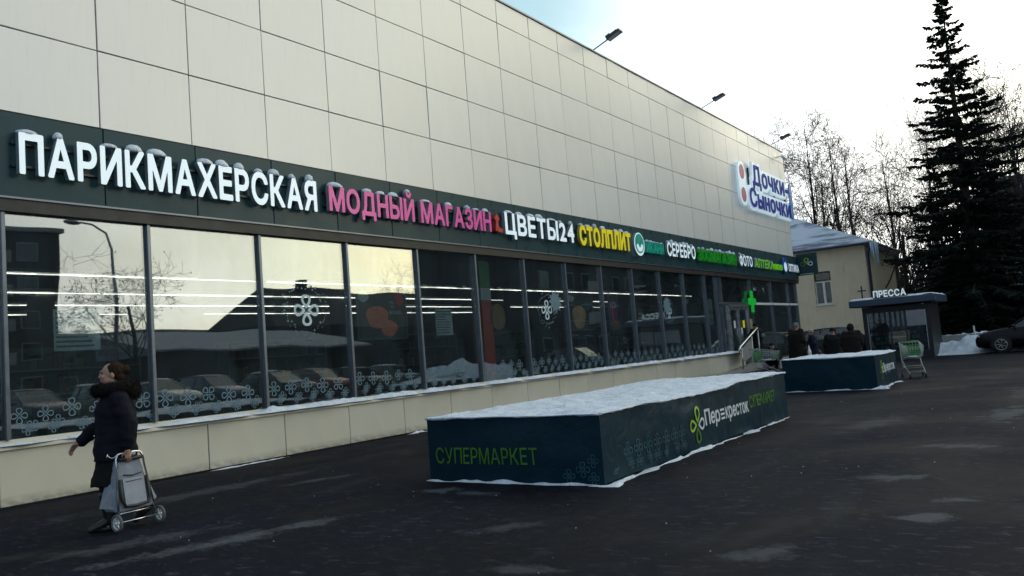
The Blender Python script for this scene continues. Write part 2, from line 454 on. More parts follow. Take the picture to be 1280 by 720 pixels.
# ------------------------------------------------------------------ ground
FX = -11.286                      # facade plane
PW, PY0 = 1.494, 6.3074           # sheet module along the wall
ZR = [5.127, 6.296, 7.470, 8.637, 9.829, 10.44]
YEND = 41.5
rnd = random.Random(3)
g = MB()
def gz(x, y): return 0.0
xs = [-600, -200, -60, -24, -11.4, -10, -8.8, -7.5, -6, -4.5, -3, -1.5, 0, 2, 5, 10, 30, 80, 200, 600]
ys = [-300, -60, -20, -5, 0, 2.5, 4, 5.5, 7, 9, 11, 14, 18, 24, 30, 38, 60, 120, 300, 900]
g.add([(x, y, 0) for y in ys for x in xs], [(j * len(xs) + i, j * len(xs) + i + 1, (j + 1) * len(xs) + i + 1, (j + 1) * len(xs) + i) for j in range(len(ys) - 1) for i in range(len(xs) - 1)])
struct('ground', g, MAT['asphalt'], 'dark damp asphalt forecourt with salt streaks')

# snow-covered lawn under the trees, beyond the far edge of the asphalt
def snow_sheet(x0, x1, y0, y1, nx, ny, zf, edge=0.6, seed=0):
    m = MB(); vs = []
    for j in range(ny + 1):
        for i in range(nx + 1):
            u, v = i / nx, j / ny
            x, y = x0 + (x1 - x0) * u, y0 + (y1 - y0) * v
            e = min(u, 1 - u, v * (y1 - y0) / edge, 1) if False else 1
            y += (0.5 * mnoise.noise((x * 0.6, seed, 1)) * (1 - v))
            d = min(1.0, min((x - x0), (x1 - x), (y - y0), (y1 - y)) / edge) if edge else 1
            z = 0.004 + max(0, d) * zf(x, y)
            vs.append((x, y, z))
    fs = [(j * (nx + 1) + i, j * (nx + 1) + i + 1, (j + 1) * (nx + 1) + i + 1, (j + 1) * (nx + 1) + i) for j in range(ny) for i in range(nx)]
    return m.add(vs, fs, 0, True)
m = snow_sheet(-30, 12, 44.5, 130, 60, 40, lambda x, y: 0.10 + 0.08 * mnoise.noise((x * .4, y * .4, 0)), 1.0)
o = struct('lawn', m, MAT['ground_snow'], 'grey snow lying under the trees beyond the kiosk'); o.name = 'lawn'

# ------------------------------------------------------------------ the supermarket
shop = thing('supermarket_building', 'long supermarket with beige sheet cladding, dark fascia and a wall of windows', 'supermarket', (FX, 20, 0))
KMIN = -4
ycols = [PY0 + PW * k for k in range(KMIN, 24)] + [YEND]
YST = ycols[0]
m = MB()
m.box(FX - 0.30, FX - 0.045, YST, YEND - 0.02, 3.80, 10.40)                     # backing seen in the joints
part('backing_wall', m, MAT['dark_gap'], shop)
for r in range(5):
    z0, z1 = ZR[r], ZR[r + 1]
    cache = None
    for i in range(len(ycols) - 1):
        y0, y1 = ycols[i], ycols[i + 1]
        gap = 0.008
        h, w = z1 - z0 - 2 * gap, y1 - y0 - 2 * gap
        if cache is None or abs(w - cache[1]) > 1e-4:
            b = MB().cham(-0.04, 0.0, -w / 2, w / 2, -h / 2, h / 2, 0.004)
            cache = (b.mesh('facade_panel', MAT['facade_sheet']), w)
        p = link('facade_panel', cache[0], shop, (rnd.uniform(-.0015, .0015), (y0 + y1) / 2 - 20, (z0 + z1) / 2))
        p.rotation_euler = (0, rnd.gauss(0, 0.0035), rnd.gauss(0, 0.0035))
m = MB().box(FX - 0.35, FX + 0.035, YST, YEND + 0.03, 10.445, 10.485)
part('parapet_cap', m, MAT['alu_frame'], shop)
m = MB().box(FX - 14, FX - 0.30, YST, YEND - 0.02, 9.8, 10.1)
part('roof', m, MAT['concrete'], shop)
m = MB()
m.box(FX - 14, FX - 0.046, YEND - 0.02, YEND + 0.0, 0, 10.40)
m.box(FX - 14, FX - 0.30, YST - 0.02, YST, 0, 10.40)
m.box(FX - 14.2, FX - 14, YST, YEND, 0, 10.40)
part('side_wall', m, MAT['facade_sheet'], shop)
# fascia
FXF = FX + 0.07
yf = ycols[:-1] + [YEND + 0.35]
cache = None
for i in range(len(yf) - 1):
    w = yf[i + 1] - yf[i] - 0.014; h = 5.112 - 3.985
    if cache is None or abs(w - cache[1]) > 1e-4:
        cache = (MB().cham(-0.05, 0.0, -w / 2, w / 2, -h / 2, h / 2, 0.004).mesh('fascia_panel', MAT['fascia_sheet']), w)
    p = link('fascia_panel', cache[0], shop, (0.07, (yf[i] + yf[i + 1]) / 2 - 20, (5.112 + 3.985) / 2))
    p.rotation_euler = (0, rnd.gauss(0, 0.003), rnd.gauss(0, 0.003))
m = MB()
m.box(FX - 0.28, FXF - 0.055, YST, YEND + 0.34, 3.99, 5.10)
m.box(FX - 0.28, FXF - 0.012, YST, YEND + 0.30, 3.79, 3.955)
part('fascia_backing', m, MAT['soffit_black'], shop)
m = MB().box(FXF - 0.06, FXF + 0.018, YST, YEND + 0.36, 3.957, 3.983)
part('drip_trim', m, MAT['alu_frame'], shop)
m = MB().box(FX - 0.2, FXF + 0.008, YST, YEND + 0.355, 5.115, 5.124)
part('fascia_cap', m, MAT['black_metal'], shop)
# plinth
PLX = FX + 0.055
yp = [y for y in ycols if y < 32.0] + [32.75]
cache = None
m = MB().box(FX - 0.20, PLX - 0.032, YST, 32.74, 0, 0.70)
part('plinth_backing', m, MAT['dark_gap'], shop)
for i in range(len(yp) - 1):
    w = yp[i + 1] - yp[i] - 0.014; h = 0.715 - 0.022
    if cache is None or abs(w - cache[1]) > 1e-4:
        cache = (MB().cham(-0.03, 0.0, -w / 2, w / 2, -h / 2, h / 2, 0.004).mesh('plinth_panel', MAT['plinth_sheet']), w)
    p = link('plinth_panel', cache[0], shop, (PLX - FX + rnd.uniform(-.002, .002), (yp[i] + yp[i + 1]) / 2 - 20, 0.022 + h / 2))
    p.rotation_euler = (0, rnd.gauss(0, 0.003), rnd.gauss(0, 0.003))
# sill sheet, sloped, in lengths
for i in range(0, len(yp) - 1, 2):
    a, b = yp[i] + 0.003, yp[min(i + 2, len(yp) - 1)] - 0.003
    m = MB().prism([(FX - 0.06, 0.722), (PLX + 0.045, 0.722), (PLX + 0.045, 0.745), (FX - 0.06, 0.845)], a, b, lambda u, v, d: (u, d, v))
    part('window_sill', m, MAT['plinth_sheet'], shop, normals=True)

# glazing
GX = FX - 0.02
ym = [4.96 + 2.0255 * k for k in range(-2, 13)]            # mullion axes
ym = ym[:-1] + [29.27]
ym_all = ym + [30.45, 30.92, 34.46, 37.3, 40.0, 41.42]
for y in ym_all:
    z0 = 0.845 if y < 30.0 else 0.31
    m = MB().cham(GX - 0.10, GX + 0.035, y - 0.027, y + 0.027, z0, 3.788, 0.005)
    part('mullion', m, MAT['alu_frame'], shop)
panes = []
for a, b in zip(ym_all[:-1], ym_all[1:]):
    if a > 30.0: break
    m = MB().box(GX - 0.055, GX - 0.030, a + 0.034, b - 0.034, 0.80, 3.787)
    yc = (a + b) / 2
    p = part('window_pane', m, MAT['shop_glass'], shop, loc=(GX - FX - 0.03, yc - 20, 2.3))
    p.rotation_euler = (0, rnd.gauss(0, 0.0015), rnd.gauss(0, 0.002))
    panes.append((p, a, b))
# entrance bay glass, with transom
for a, b in zip(ym_all[15:-1], ym_all[16:]):
    for z0, z1 in ((0.36, 2.70), (2.80, 3.787)):
        if a > 30.5 and a < 31.2 and z0 < 1: continue
        m = MB().box(GX - 0.055, GX - 0.030, a + 0.034, b - 0.034, z0, z1)
        part('window_pane', m, MAT['shop_glass'], shop)
    m = MB().box(GX - 0.09, GX + 0.030, a + 0.034, b - 0.034, 2.702, 2.798)
    part('transom', m, MAT['alu_frame'] if a < 33 else MAT['white_paint'], shop)
# entrance doors
DY0, DY1 = 31.62, 33.80
m = MB()
m.box(GX - 0.06, GX + 0.04, 30.953, DY0, 0.3, 2.701)
part('side_light', MB().box(GX - 0.055, GX - 0.03, 30.96, DY0 - 0.06, 0.32, 2.69), MAT['shop_glass'], shop)
m = MB()
m.box(GX - 0.10, GX + 0.05, DY0 - 0.07, DY0, 0.3, 2.60); m.box(GX - 0.10, GX + 0.05, DY1, DY1 + 0.07, 0.3, 2.60)
m.box(GX - 0.10, GX + 0.05, DY0 - 0.07, DY1 + 0.07, 2.602, 2.70)
part('door_frame', m, MAT['grey_steel'], shop)
for k in range(2):
    a = DY0 + 0.01 + k * (DY1 - DY0) / 2; b = a + (DY1 - DY0) / 2 - 0.02
    m = MB()
    m.box(GX - 0.07, GX + 0.02, a, a + 0.09, 0.32, 2.59); m.box(GX - 0.07, GX + 0.02, b - 0.09, b, 0.32, 2.59)
    m.box(GX - 0.07, GX + 0.02, a + 0.091, b - 0.091, 0.32, 0.52); m.box(GX - 0.07, GX + 0.02, a + 0.091, b - 0.091, 2.48, 2.59)
    d = part('entrance_door', m, MAT['grey_steel'], shop)
    part('door_glass', MB().box(GX - 0.04, GX - 0.015, a + 0.092, b - 0.092, 0.521, 2.479), MAT['shop_glass'], d)
    hy = b - 0.05 if k == 0 else a + 0.05
    part('handle', MB().tube([(GX + 0.025, hy, 1.25), (GX + 0.07, hy, 1.25), (GX + 0.07, hy, 1.75), (GX + 0.025, hy, 1.75)], 0.014), MAT['chrome'], d)
    part('notice', MB().box(GX - 0.014, GX - 0.010, (a + b) / 2 - 0.11, (a + b) / 2 + 0.11, 1.75, 2.05), MAT['print_white'] if k == 0 else MAT['acrylic_yellow'], d)
part('notice', MB().box(GX - 0.028, GX - 0.022, 34.05, 34.40, 1.65, 2.10), MAT['yellow_side'], shop)
# interior shell
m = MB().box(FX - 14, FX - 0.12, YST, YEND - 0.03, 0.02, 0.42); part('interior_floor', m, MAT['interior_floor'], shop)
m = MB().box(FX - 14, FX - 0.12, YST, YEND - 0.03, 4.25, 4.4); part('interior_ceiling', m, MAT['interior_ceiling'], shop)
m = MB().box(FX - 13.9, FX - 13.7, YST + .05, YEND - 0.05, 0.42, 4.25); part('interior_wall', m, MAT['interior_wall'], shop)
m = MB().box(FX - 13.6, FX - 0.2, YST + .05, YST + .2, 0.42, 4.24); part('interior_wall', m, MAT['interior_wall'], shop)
for y in (8.6, 17.3, 26.0, 34.7):
    m = MB().box(FX - 7.3, FX - 6.9, y, y + 0.4, 0.42, 4.25); part('interior_column', m, MAT['interior_wall'], shop)
# entrance landing
m = MB().box(FX - 0.12, FX + 1.3, 33.2, 41.45, 0.0, 0.295)
part('landing', m, MAT['concrete'], shop)

# rows of strip lights under the shop ceiling
rows = [(-15.2, 3.5), (-18.15, 3.5), (-20.8, 3.5), (-23.4, 3.5)]
proto = None
for ri, (x, z) in enumerate(rows):
    y = 3.5 - 0.7 * ri
    while y < 38:
        L = rnd.choice((4.4, 4.4, 2.9, 1.5))
        if not (rnd.random() < 0.16 and y > 8):
            t0 = thing('strip_light', ('long strip light glowing inside in the row nearest the windows', 'long strip light glowing inside in the second row from the windows', 'long strip light glowing inside in the third row from the windows', 'long strip light glowing inside in the row deepest in the shop')[ri], 'ceiling light', (x, y, z), 0, 'strip lights inside the shop')
            h = L / 2
            link('housing', MB().box(-0.06, 0.06, -h, h, 0.045, 0.11).mesh('housing', MAT['white_paint']), t0)
            link('tube', MB().tube([(0, -h + .03, 0.02), (0, h - .03, 0.02)], 0.012, 6).mesh('tube', MAT['tube_light']), t0)
            link('hanger', MB().box(-0.008, 0.008, -.008, .008, .11, 4.25 - z).mesh('hanger', MAT['black_metal']), t0, (0, -h * .7, 0)); link('hanger', t0.children[-1].data, t0, (0, h * .7, 0))
        y += L + 0.35
# shelving with goods inside
goods = [plain('goods_red', (0.07, 0.016, 0.014), 0.5), plain('goods_yellow', (0.08, 0.06, 0.015), 0.5), plain('goods_blue', (0.015, 0.024, 0.06), 0.5),
         plain('goods_green', (0.015, 0.045, 0.018), 0.5), plain('goods_pale', (0.10, 0.095, 0.09), 0.5)]
spots = [(-14.6, 7.2, 0), (-14.8, 11.9, 1), (-14.5, 16.4, 0), (-14.7, 20.6, 1), (-14.6, 25.0, 0), (-14.8, 28.6, 1), (-18.6, 9.5, 1), (-18.4, 15.0, 0), (-18.6, 22.0, 1)]
for si, (x, y, kind) in enumerate(spots):
    s = thing('store_shelf', 'dark display shelf stocked with goods standing inside behind the shop windows', 'shelf', (x, y, 0.42), 0, 'shelves inside the shop')
    m = MB(); L = 2.6
    m.box(-0.03, 0.0, -L / 2, L / 2, 0, 1.75)
    for z in (0.08, 0.5, 0.92, 1.34): m.box(0.003, 0.42, -L / 2, L / 2, z, z + 0.03)
    m.box(0.003, 0.40, -L / 2 - .03, -L / 2 - .003, 0, 1.7); m.box(0.003, 0.40, L / 2 + .003, L / 2 + .03, 0, 1.7)
    link('shelf_frame', m.mesh('shelf_frame', MAT['shelf_steel']), s)
    m = MB()
    for z in (0.11, 0.53, 0.95, 1.37):
        yy = -L / 2 + 0.04
        while yy < L / 2 - 0.25:
            w = rnd.uniform(0.10, 0.24); h = rnd.uniform(0.16, 0.33)
            m.box(0.05, 0.38, yy, yy + w - 0.01, z + 0.001, z + h, rnd.randrange(5)); yy += w
    o = link('goods', m.mesh('goods', goods), s); o['kind'] = 'stuff'
# ------------------------------------------------------------------ lettering
_glyph = {}
from mathutils.geometry import tessellate_polygon
def glyph(ch, bold=0.022):
    """one character, its strokes thickened by bold, as a slab from z -0.5 to 0.5: vertices, faces, normals, extent"""
    k = (ch, bold)
    if k in _glyph: return _glyph[k]
    cu = bpy.data.curves.new('glyph', 'FONT'); cu.body = ch; cu.size = 1.0; cu.resolution_u = 4; cu.fill_mode = 'NONE'; cu.dimensions = '2D'
    ob = bpy.data.objects.new('glyph', cu)
    me = bpy.data.meshes.new_from_object(ob)
    co = np.array([v.co[:2] for v in me.vertices]); ed = np.array([tuple(e.vertices) for e in me.edges])
    bpy.data.objects.remove(ob); bpy.data.curves.remove(cu); bpy.data.meshes.remove(me)
    A, B = co[ed[:, 0]], co[ed[:, 1]]
    # outline edges in running order per contour
    nxt = {}
    for i, j in ed: nxt.setdefault(int(i), []).append(int(j)); nxt.setdefault(int(j), []).append(int(i))
    seen, loops = set(), []
    for st_ in range(len(co)):
        if st_ in seen or st_ not in nxt: continue
        lp, cur, prv = [st_], st_, None
        cand = [q for q in nxt[cur]]; first = cur + 1 if cur + 1 in cand else cand[0]
        prv, cur = cur, first
        while cur != st_:
            lp.append(cur); n_ = [q for q in nxt[cur] if q != prv]
            if not n_: break
            prv, cur = cur, n_[0]
        seen.update(lp); loops.append(co[lp])
    h = 0.012; pad = bold + 3 * h
    x0, y0 = co.min(0) - pad; x1, y1 = co.max(0) + pad
    xs = np.arange(x0, x1 + h, h); ys = np.arange(y0, y1 + h, h)
    X, Y = np.meshgrid(xs, ys); P = np.stack([X.ravel(), Y.ravel()], 1)
    wind = np.zeros(len(P)); dist = np.full(len(P), 9.0)
    for lp in loops:
        for a_, b_ in zip(lp, np.roll(lp, -1, 0)):
            d = b_ - a_; L2 = max(d @ d, 1e-12); t_ = np.clip(((P - a_) @ d) / L2, 0, 1)
            dist = np.minimum(dist, np.hypot(*(P - (a_ + t_[:, None] * d)).T))
            up = (a_[1] <= P[:, 1]) & (b_[1] > P[:, 1]); dn = (a_[1] > P[:, 1]) & (b_[1] <= P[:, 1])
            side = d[0] * (P[:, 1] - a_[1]) - (P[:, 0] - a_[0]) * d[1]
            wind += (up & (side > 0)).astype(float) - (dn & (side < 0)).astype(float)
    F = np.where(np.abs(wind) > .5, dist, -dist) + max(bold, 0.002)
    F = np.where(np.abs(wind) > .5, np.maximum(F, max(bold, .002)), F).reshape(X.shape)
    F = np.where(np.abs(F) < 1e-6, 1e-6, F)
    seg = {}
    def pt(i, j, e):
        if e == 0: a_, b_ = (i, j), (i, j + 1)
        elif e == 1: a_, b_ = (i, j + 1), (i + 1, j + 1)
        elif e == 2: a_, b_ = (i + 1, j), (i + 1, j + 1)
        else: a_, b_ = (i, j), (i + 1, j)
        fa, fb = F[a_], F[b_]; t_ = fa / (fa - fb)
        return (a_, b_), (xs[a_[1]] + (xs[b_[1]] - xs[a_[1]]) * t_, ys[a_[0]] + (ys[b_[0]] - ys[a_[0]]) * t_)
    S = F > 0; pts = {}
    code = S[:-1, :-1] * 1 + S[:-1, 1:] * 2 + S[1:, 1:] * 4 + S[1:, :-1] * 8
    tab = {1: [(3, 0)], 2: [(0, 1)], 3: [(3, 1)], 4: [(1, 2)], 5: [(3, 0), (1, 2)], 6: [(0, 2)], 7: [(3, 2)], 8: [(2, 3)], 9: [(2, 0)], 10: [(0, 1), (2, 3)], 11: [(2, 1)], 12: [(1, 3)], 13: [(1, 0)], 14: [(0, 3)]}
    for i, j in zip(*np.nonzero((code > 0) & (code < 15))):
        for e0, e1 in tab[int(code[i, j])]:
            k0, p0 = pt(i, j, e0); k1, p1 = pt(i, j, e1); pts[k0] = p0; pts[k1] = p1; seg[k0] = k1
    polys = []
    while seg:
        k0 = next(iter(seg)); lp = []; cur = k0
        while cur in seg:
            lp.append(pts[cur]); cur = seg.pop(cur)
        # drop points that lie on a straight run
        def rdp(p, eps):
            if len(p) < 3: return p
            a_, b_ = np.array(p[0]), np.array(p[-1]); d = b_ - a_; L = np.hypot(*d)
            q = np.array(p[1:-1]); ds = np.abs(d[0] * (q[:, 1] - a_[1]) - d[1] * (q[:, 0] - a_[0])) / L if L > 1e-9 else np.hypot(*(q - a_).T)
            m_ = int(ds.argmax())
            return [p[0], p[-1]] if ds[m_] < eps else rdp(p[:m_ + 2], eps)[:-1] + rdp(p[m_ + 1:], eps)
        if len(lp) > 6:
            hh_ = len(lp) // 2; lp = rdp(lp[:hh_ + 1], .0035)[:-1] + rdp(lp[hh_:] + [lp[0]], .0035)[:-1]
            polys.append(lp)
    area = lambda p: .5 * sum(p[q][0] * p[(q + 1) % len(p)][1] - p[(q + 1) % len(p)][0] * p[q][1] for q in range(len(p)))
    ar = [area(p) for p in polys]; sg = 1 if ar[int(np.argmax(np.abs(ar)))] > 0 else -1
    def inside(pt_, p):
        c_ = False
        for q in range(len(p)):
            (xa, ya), (xb, yb) = p[q], p[(q + 1) % len(p)]
            if (ya > pt_[1]) != (yb > pt_[1]) and pt_[0] < (xb - xa) * (pt_[1] - ya) / (yb - ya) + xa: c_ = not c_
        return c_
    outer = [q for q in range(len(polys)) if ar[q] * sg > 0]; order, tris, base_ = [], [], 0
    for q in outer:
        grp = [q] + [w for w in range(len(polys)) if ar[w] * sg < 0 and inside(polys[w][0], polys[q])]
        tris += [tuple(v_ + base_ for v_ in t_) for t_ in tessellate_polygon([[Vector((x, y, 0)) for x, y in polys[w]] for w in grp])]
        base_ += sum(len(polys[w]) for w in grp); order += grp
    polys = [polys[w] for w in order]
    flat = [p for lp in polys for p in lp]; n = len(flat)
    vs = [(x, y, .5) for x, y in flat] + [(x, y, -.5) for x, y in flat]
    fs = [tuple(t_) for t_ in tris]; ns = [(0, 0, 1)] * len(fs); o = 0
    for lp in polys:
        m_ = len(lp)
        for q in range(m_): fs.append((o + q, o + (q + 1) % m_, n + o + (q + 1) % m_, n + o + q)); ns.append((0, 0, 0))
        o += m_
    _glyph[k] = (vs, fs, ns, min(v[0] for v in vs), max(v[0] for v in vs))
    return _glyph[k]
_capg = glyph('\u041f', 0.0); CAPH = max(v[1] for v in _capg[0]) - min(v[1] for v in _capg[0])
def layout(text, u0, u1, v0, h, bold=0.022, gap=0.10, space=0.32):
    """letters of text fitted between u0 and u1 on base line v0 with cap height h: list of (char, [(u,v,d)], faces, normals)"""
    cells = []; x = 0.0
    for ch in text:
        if ch == ' ': x += space; continue
        vs, fs, ns, a, b = glyph(ch, bold)
        cells.append((ch, x - a, vs, fs, ns)); x += (b - a) + gap * CAPH
    tot = x - gap * CAPH
    su = (u1 - u0) / tot; sv = h / CAPH
    return [(ch, [(u0 + (p[0] + dx) * su, v0 + p[1] * sv, p[2] + 0.5) for p in vs], fs, ns) for ch, dx, vs, fs, ns in cells]
def letters_mb(cell, fn, depth):
    ch, pts, fs, ns = cell
    m = MB(); o = [fn(u, v, d * depth) for u, v, d in pts]
    for f, n in zip(fs, ns):
        m.f.append(f); m.m.append(0 if n[2] > 0.5 else 1); m.sm.append(False)
    m.v = o
    return m
def snow_lump(m, fn, u, v, w, h, d0, d1, seed):
    """little heap of snow lying on a letter's top"""
    r = random.Random(seed); n = 8; rings = []
    for j, q in enumerate((0.0, 0.35, 0.7, 0.92, 1.0)):
        ring = []
        for k in range(n):
            a = 2 * PI * k / n
            sc = math.sqrt(max(0.0, 1 - q * q)) * (1 + r.uniform(-.14, .14)) + 0.04
            ring.append(fn(u + math.cos(a) * w / 2 * sc, v - 0.006 + q * h, (d0 + d1) / 2 + math.sin(a) * (d1 - d0) / 2 * sc))
        rings.append(ring)
    m.rings(rings, 0, True)
# on the fascia: u runs along +Y, v up, d out of the wall
SX = FXF + 0.06
def on_fascia(u, v, d): return (SX + d, u, v)
def letter_sign(name, label, text, u0, u1, v0, h, face, side, snowy=0.8, depth=0.085, bold=0.03, gap=0.13, seed=1, cat='shop sign', rail=True, root=None, snowh=0.11):
    r = random.Random(seed)
    s = root or thing(name, label, cat, (FXF, (u0 + u1) / 2, v0), 0, None)
    cells = layout(text, u0, u1, v0, h, bold, gap)
    for i, c in enumerate(cells):
        L = part('letter', letters_mb(c, on_fascia, depth), [MAT[face], MAT[side]], s)
        us = [p[0] for p in c[1]]; top = max(p[1] for p in c[1])
        if r.random() < snowy:
            m = MB(); w = max(us) - min(us)
            tops = [p[0] for p in c[1] if p[1] > top - 0.06 * h]; a, b = min(tops), max(tops)
            if b - a > 0.14:
                k = 2 if (b - a > 0.5 and r.random() < .5) else 1
                for q in range(k):
                    cu = a + (b - a) * ((q + .5) / k) ; snow_lump(m, on_fascia, cu + r.uniform(-.03, .03), top, (b - a) / k * r.uniform(.75, 1.05), snowh * r.uniform(.5, 1.2), -0.05, depth + 0.01, r.random())
            else:
                snow_lump(m, on_fascia, (a + b) / 2, top, max(0.12, (b - a)) * 1.1, snowh * r.uniform(.4, 1.0), -0.05, depth + .01, r.random())
            part('snow_cap', m, MAT['snow'], L)
    if rail:
        for q in (0.2, 0.78): part('rail', MB().box(FXF + 0.012, SX - 0.004, u0 - 0.05, u1 + 0.05, v0 + q * h - .015, v0 + q * h + .015), MAT['black_metal'], s)
    return s
letter_sign('letter_sign', 'large white raised letters reading ПАРИКМАХЕРСКАЯ with snow on top', 'ПАРИКМАХЕРСКАЯ', 5.09, 10.17, 4.285, 0.52, 'acrylic_white', 'letter_side', 0.72, seed=4)
s = letter_sign('letter_sign', 'magenta raised letters reading МОДНЫЙ МАГАЗИН between white signs', 'МОДНЫЙ МАГАЗИН', 10.47, 15.55, 4.335, 0.44, 'acrylic_pink', 'pink_side', 0.85, seed=5, snowh=0.09)
s = letter_sign('letter_sign', 'white raised letters reading ЦВЕТЫ24 with a small red tulip mark', 'ЦВЕТЫ24', 16.12, 19.42, 4.335, 0.50, 'acrylic_white', 'letter_side', 0.9, seed=6)
m = MB().prism([(15.72, 4.36), (15.98, 4.33), (16.03, 4.42), (15.86, 4.46), (15.84, 4.60), (15.92, 4.66), (15.80, 4.78), (15.70, 4.66), (15.76, 4.60)], 0, 0.08, on_fascia)
part('tulip_mark', m, MAT['acrylic_red'], s, normals=True)
letter_sign('letter_sign', 'bright yellow blocky raised letters on the dark fascia', 'СТОЛПЛИТ', 19.72, 22.90, 4.32, 0.50, 'acrylic_yellow', 'yellow_side', 0.95, bold=0.055, gap=0.08, seed=7)
s = letter_sign('letter_sign', 'round green and white badge with small teal letters after it', 'ИКАНИ', 24.02, 25.35, 4.34, 0.33, 'acrylic_teal', 'acrylic_teal', 0.9, seed=8, snowh=.08)
def disc(u, v, r, n=24): return [(u + r * math.cos(2 * PI * k / n), v + r * math.sin(2 * PI * k / n)) for k in range(n)]
part('badge', MB().prism(disc(23.48, 4.55, 0.37), 0, 0.09, on_fascia, 0, 1), [MAT['acrylic_white'], MAT['letter_side']], s, normals=True)
part('badge_face', MB().prism(disc(23.48, 4.57, 0.31), 0.091, 0.10, on_fascia), MAT['acrylic_teal'], s, normals=True)
um = [(23.48 + 0.22 * math.cos(a), 4.50 + 0.19 * math.sin(a)) for a in np.linspace(PI * .95, PI * 2.05, 10)]
um2 = [(23.48 + 0.10 * math.cos(a), 4.54 + 0.10 * math.sin(a)) for a in np.linspace(PI * 2.05, PI * .95, 10)]
part('badge_mark', MB().prism(um + um2, 0.101, 0.106, on_fascia), MAT['acrylic_white'], s, normals=True)
letter_sign('letter_sign', 'white raised letters reading СЕРЕБРО beside the green badge', 'СЕРЕБРО', 25.62, 28.10, 4.32, 0.44, 'acrylic_white', 'letter_side', 0.9, seed=9)
letter_sign('letter_sign', 'green raised letters reading ЗООМАГАЗИН topped with white snow', 'ЗООМАГАЗИН', 28.42, 32.45, 4.30, 0.40, 'acrylic_green', 'acrylic_green', 0.95, seed=10, snowh=.13)
letter_sign('letter_sign', 'short white raised letters reading ФОТО', 'ФОТО', 32.82, 34.42, 4.31, 0.41, 'acrylic_white', 'letter_side', 0.6, seed=11)
s = letter_sign('letter_sign', 'lime green raised letters reading АПТЕКА with a smaller word', 'АПТЕКА', 34.75, 37.40, 4.31, 0.36, 'acrylic_lime', 'letter_side', 0.6, seed=12, snowh=.05)
letter_sign('', '', 'СКОРО', 37.50, 38.75, 4.33, 0.24, 'acrylic_lime', 'acrylic_lime', 0.0, seed=13, root=s, rail=False)
s = letter_sign('letter_sign', 'pale letters behind a round blue badge at the fascia end', 'ОПТИКА', 39.75, 41.45, 4.33, 0.33, 'acrylic_white', 'letter_side', 0.5, seed=14, snowh=.05)
part('badge', MB().prism(disc(39.25, 4.58, 0.36), 0, 0.09, on_fascia), MAT['acrylic_blue'], s, normals=True)
part('badge_face', MB().prism(disc(39.20, 4.50, 0.22), 0.091, 0.10, on_fascia), MAT['acrylic_white'], s, normals=True)

# clover of four outlined petals, as a flat outline
def petal(cu, cv, L, W, ang, n=18, k=0.62):
    """ring-shaped drop pointing at (cu, cv): outer and inner outline"""
    def drop(l0, L, W):
        pts = []
        for i in range(n):
            a = 2 * PI * i / n
            x = l0 + L * (0.5 - 0.5 * math.cos(a)); y = W * 0.5 * math.sin(a) * math.sin(a / 2) ** 1.0 * 1.25
            pts.append((cu + x * math.cos(ang) - y * math.sin(ang), cv + x * math.sin(ang) + y * math.cos(ang)))
        return pts
    a = drop(L * 0.08, L * 0.92, W); b = drop(L * 0.08 + L * 0.92 * (1 - k) * 0.62, L * 0.92 * k, W * k * 0.95)
    return a, b
def petal_mb(m, cu, cv, L, W, ang, fn, d0, d1, k=0.62, mi=0):
    a, b = petal(cu, cv, L, W, ang, k=k); n = len(a)
    vs = [fn(u, v, d1) for u, v in a] + [fn(u, v, d1) for u, v in b] + [fn(u, v, d0) for u, v in a] + [fn(u, v, d0) for u, v in b]
    fs = []
    for i in range(n):
        j = (i + 1) % n
        fs += [(i, j, n + j, n + i), (2 * n + i, 2 * n + j, j, i), (n + i, n + j, 3 * n + j, 3 * n + i)]
    m.add(vs, fs, mi)
def clover(m, cu, cv, R, fn, d0, d1, k=0.62, rot=0.0, sq=1.0):
    for q in range(4): petal_mb(m, cu, cv, R, R * 0.82, rot + PI / 2 * q, fn, d0, d1, k)

# shop name sign high on the wall near the far corner (the two mascots beside it are left out)
s = thing('name_sign', 'big two line dark blue script sign on pale blue backing near the wall top', 'shop sign', (FX + 0.05, 38, 7.9))
def on_wall(u, v, d): return (FX + 0.05 + d, u, v)
l1 = layout('Дочки-', 35.6, 40.95, 8.05, 0.86, 0.028, 0.13)
l2 = layout('Сыночки', 35.00, 41.05, 7.02, 0.80, 0.028, 0.13)
def strip_board(cells, pad, d0, d1):
    top, bot = [], []
    us0 = min(p[0] for c in cells for p in c[1]) - pad; us1 = max(p[0] for c in cells for p in c[1]) + pad
    n = 40
    for i in range(n + 1):
        u = us0 + (us1 - us0) * i / n
        near = [p[1] for c in cells for p in c[1] if abs(p[0] - u) < pad * 1.6]
        t = max(near) + pad if near else None; b = min(near) - pad if near else None
        if t is None: t, b = top[-1][1], bot[-1][1]
        top.append((u, t)); bot.append((u, b))
    return bot + top[::-1]
b1 = strip_board(l1, 0.13, 0, .1); b2 = strip_board(l2, 0.13, 0, .1)
part('backing_board', MB().prism(b1, 0.05, 0.16, on_wall), MAT['pale_blue_board'], s, normals=True)
part('backing_board', MB().prism(b2, 0.03, 0.135, on_wall), MAT['pale_blue_board'], s, normals=True)
for c in l1 + l2:
    mbl = letters_mb(c, lambda u, v, d: on_wall(u, v, 0.163 + d), 0.02)
    part('letter', mbl, [MAT['acrylic_navy'], MAT['acrylic_navy']], s)
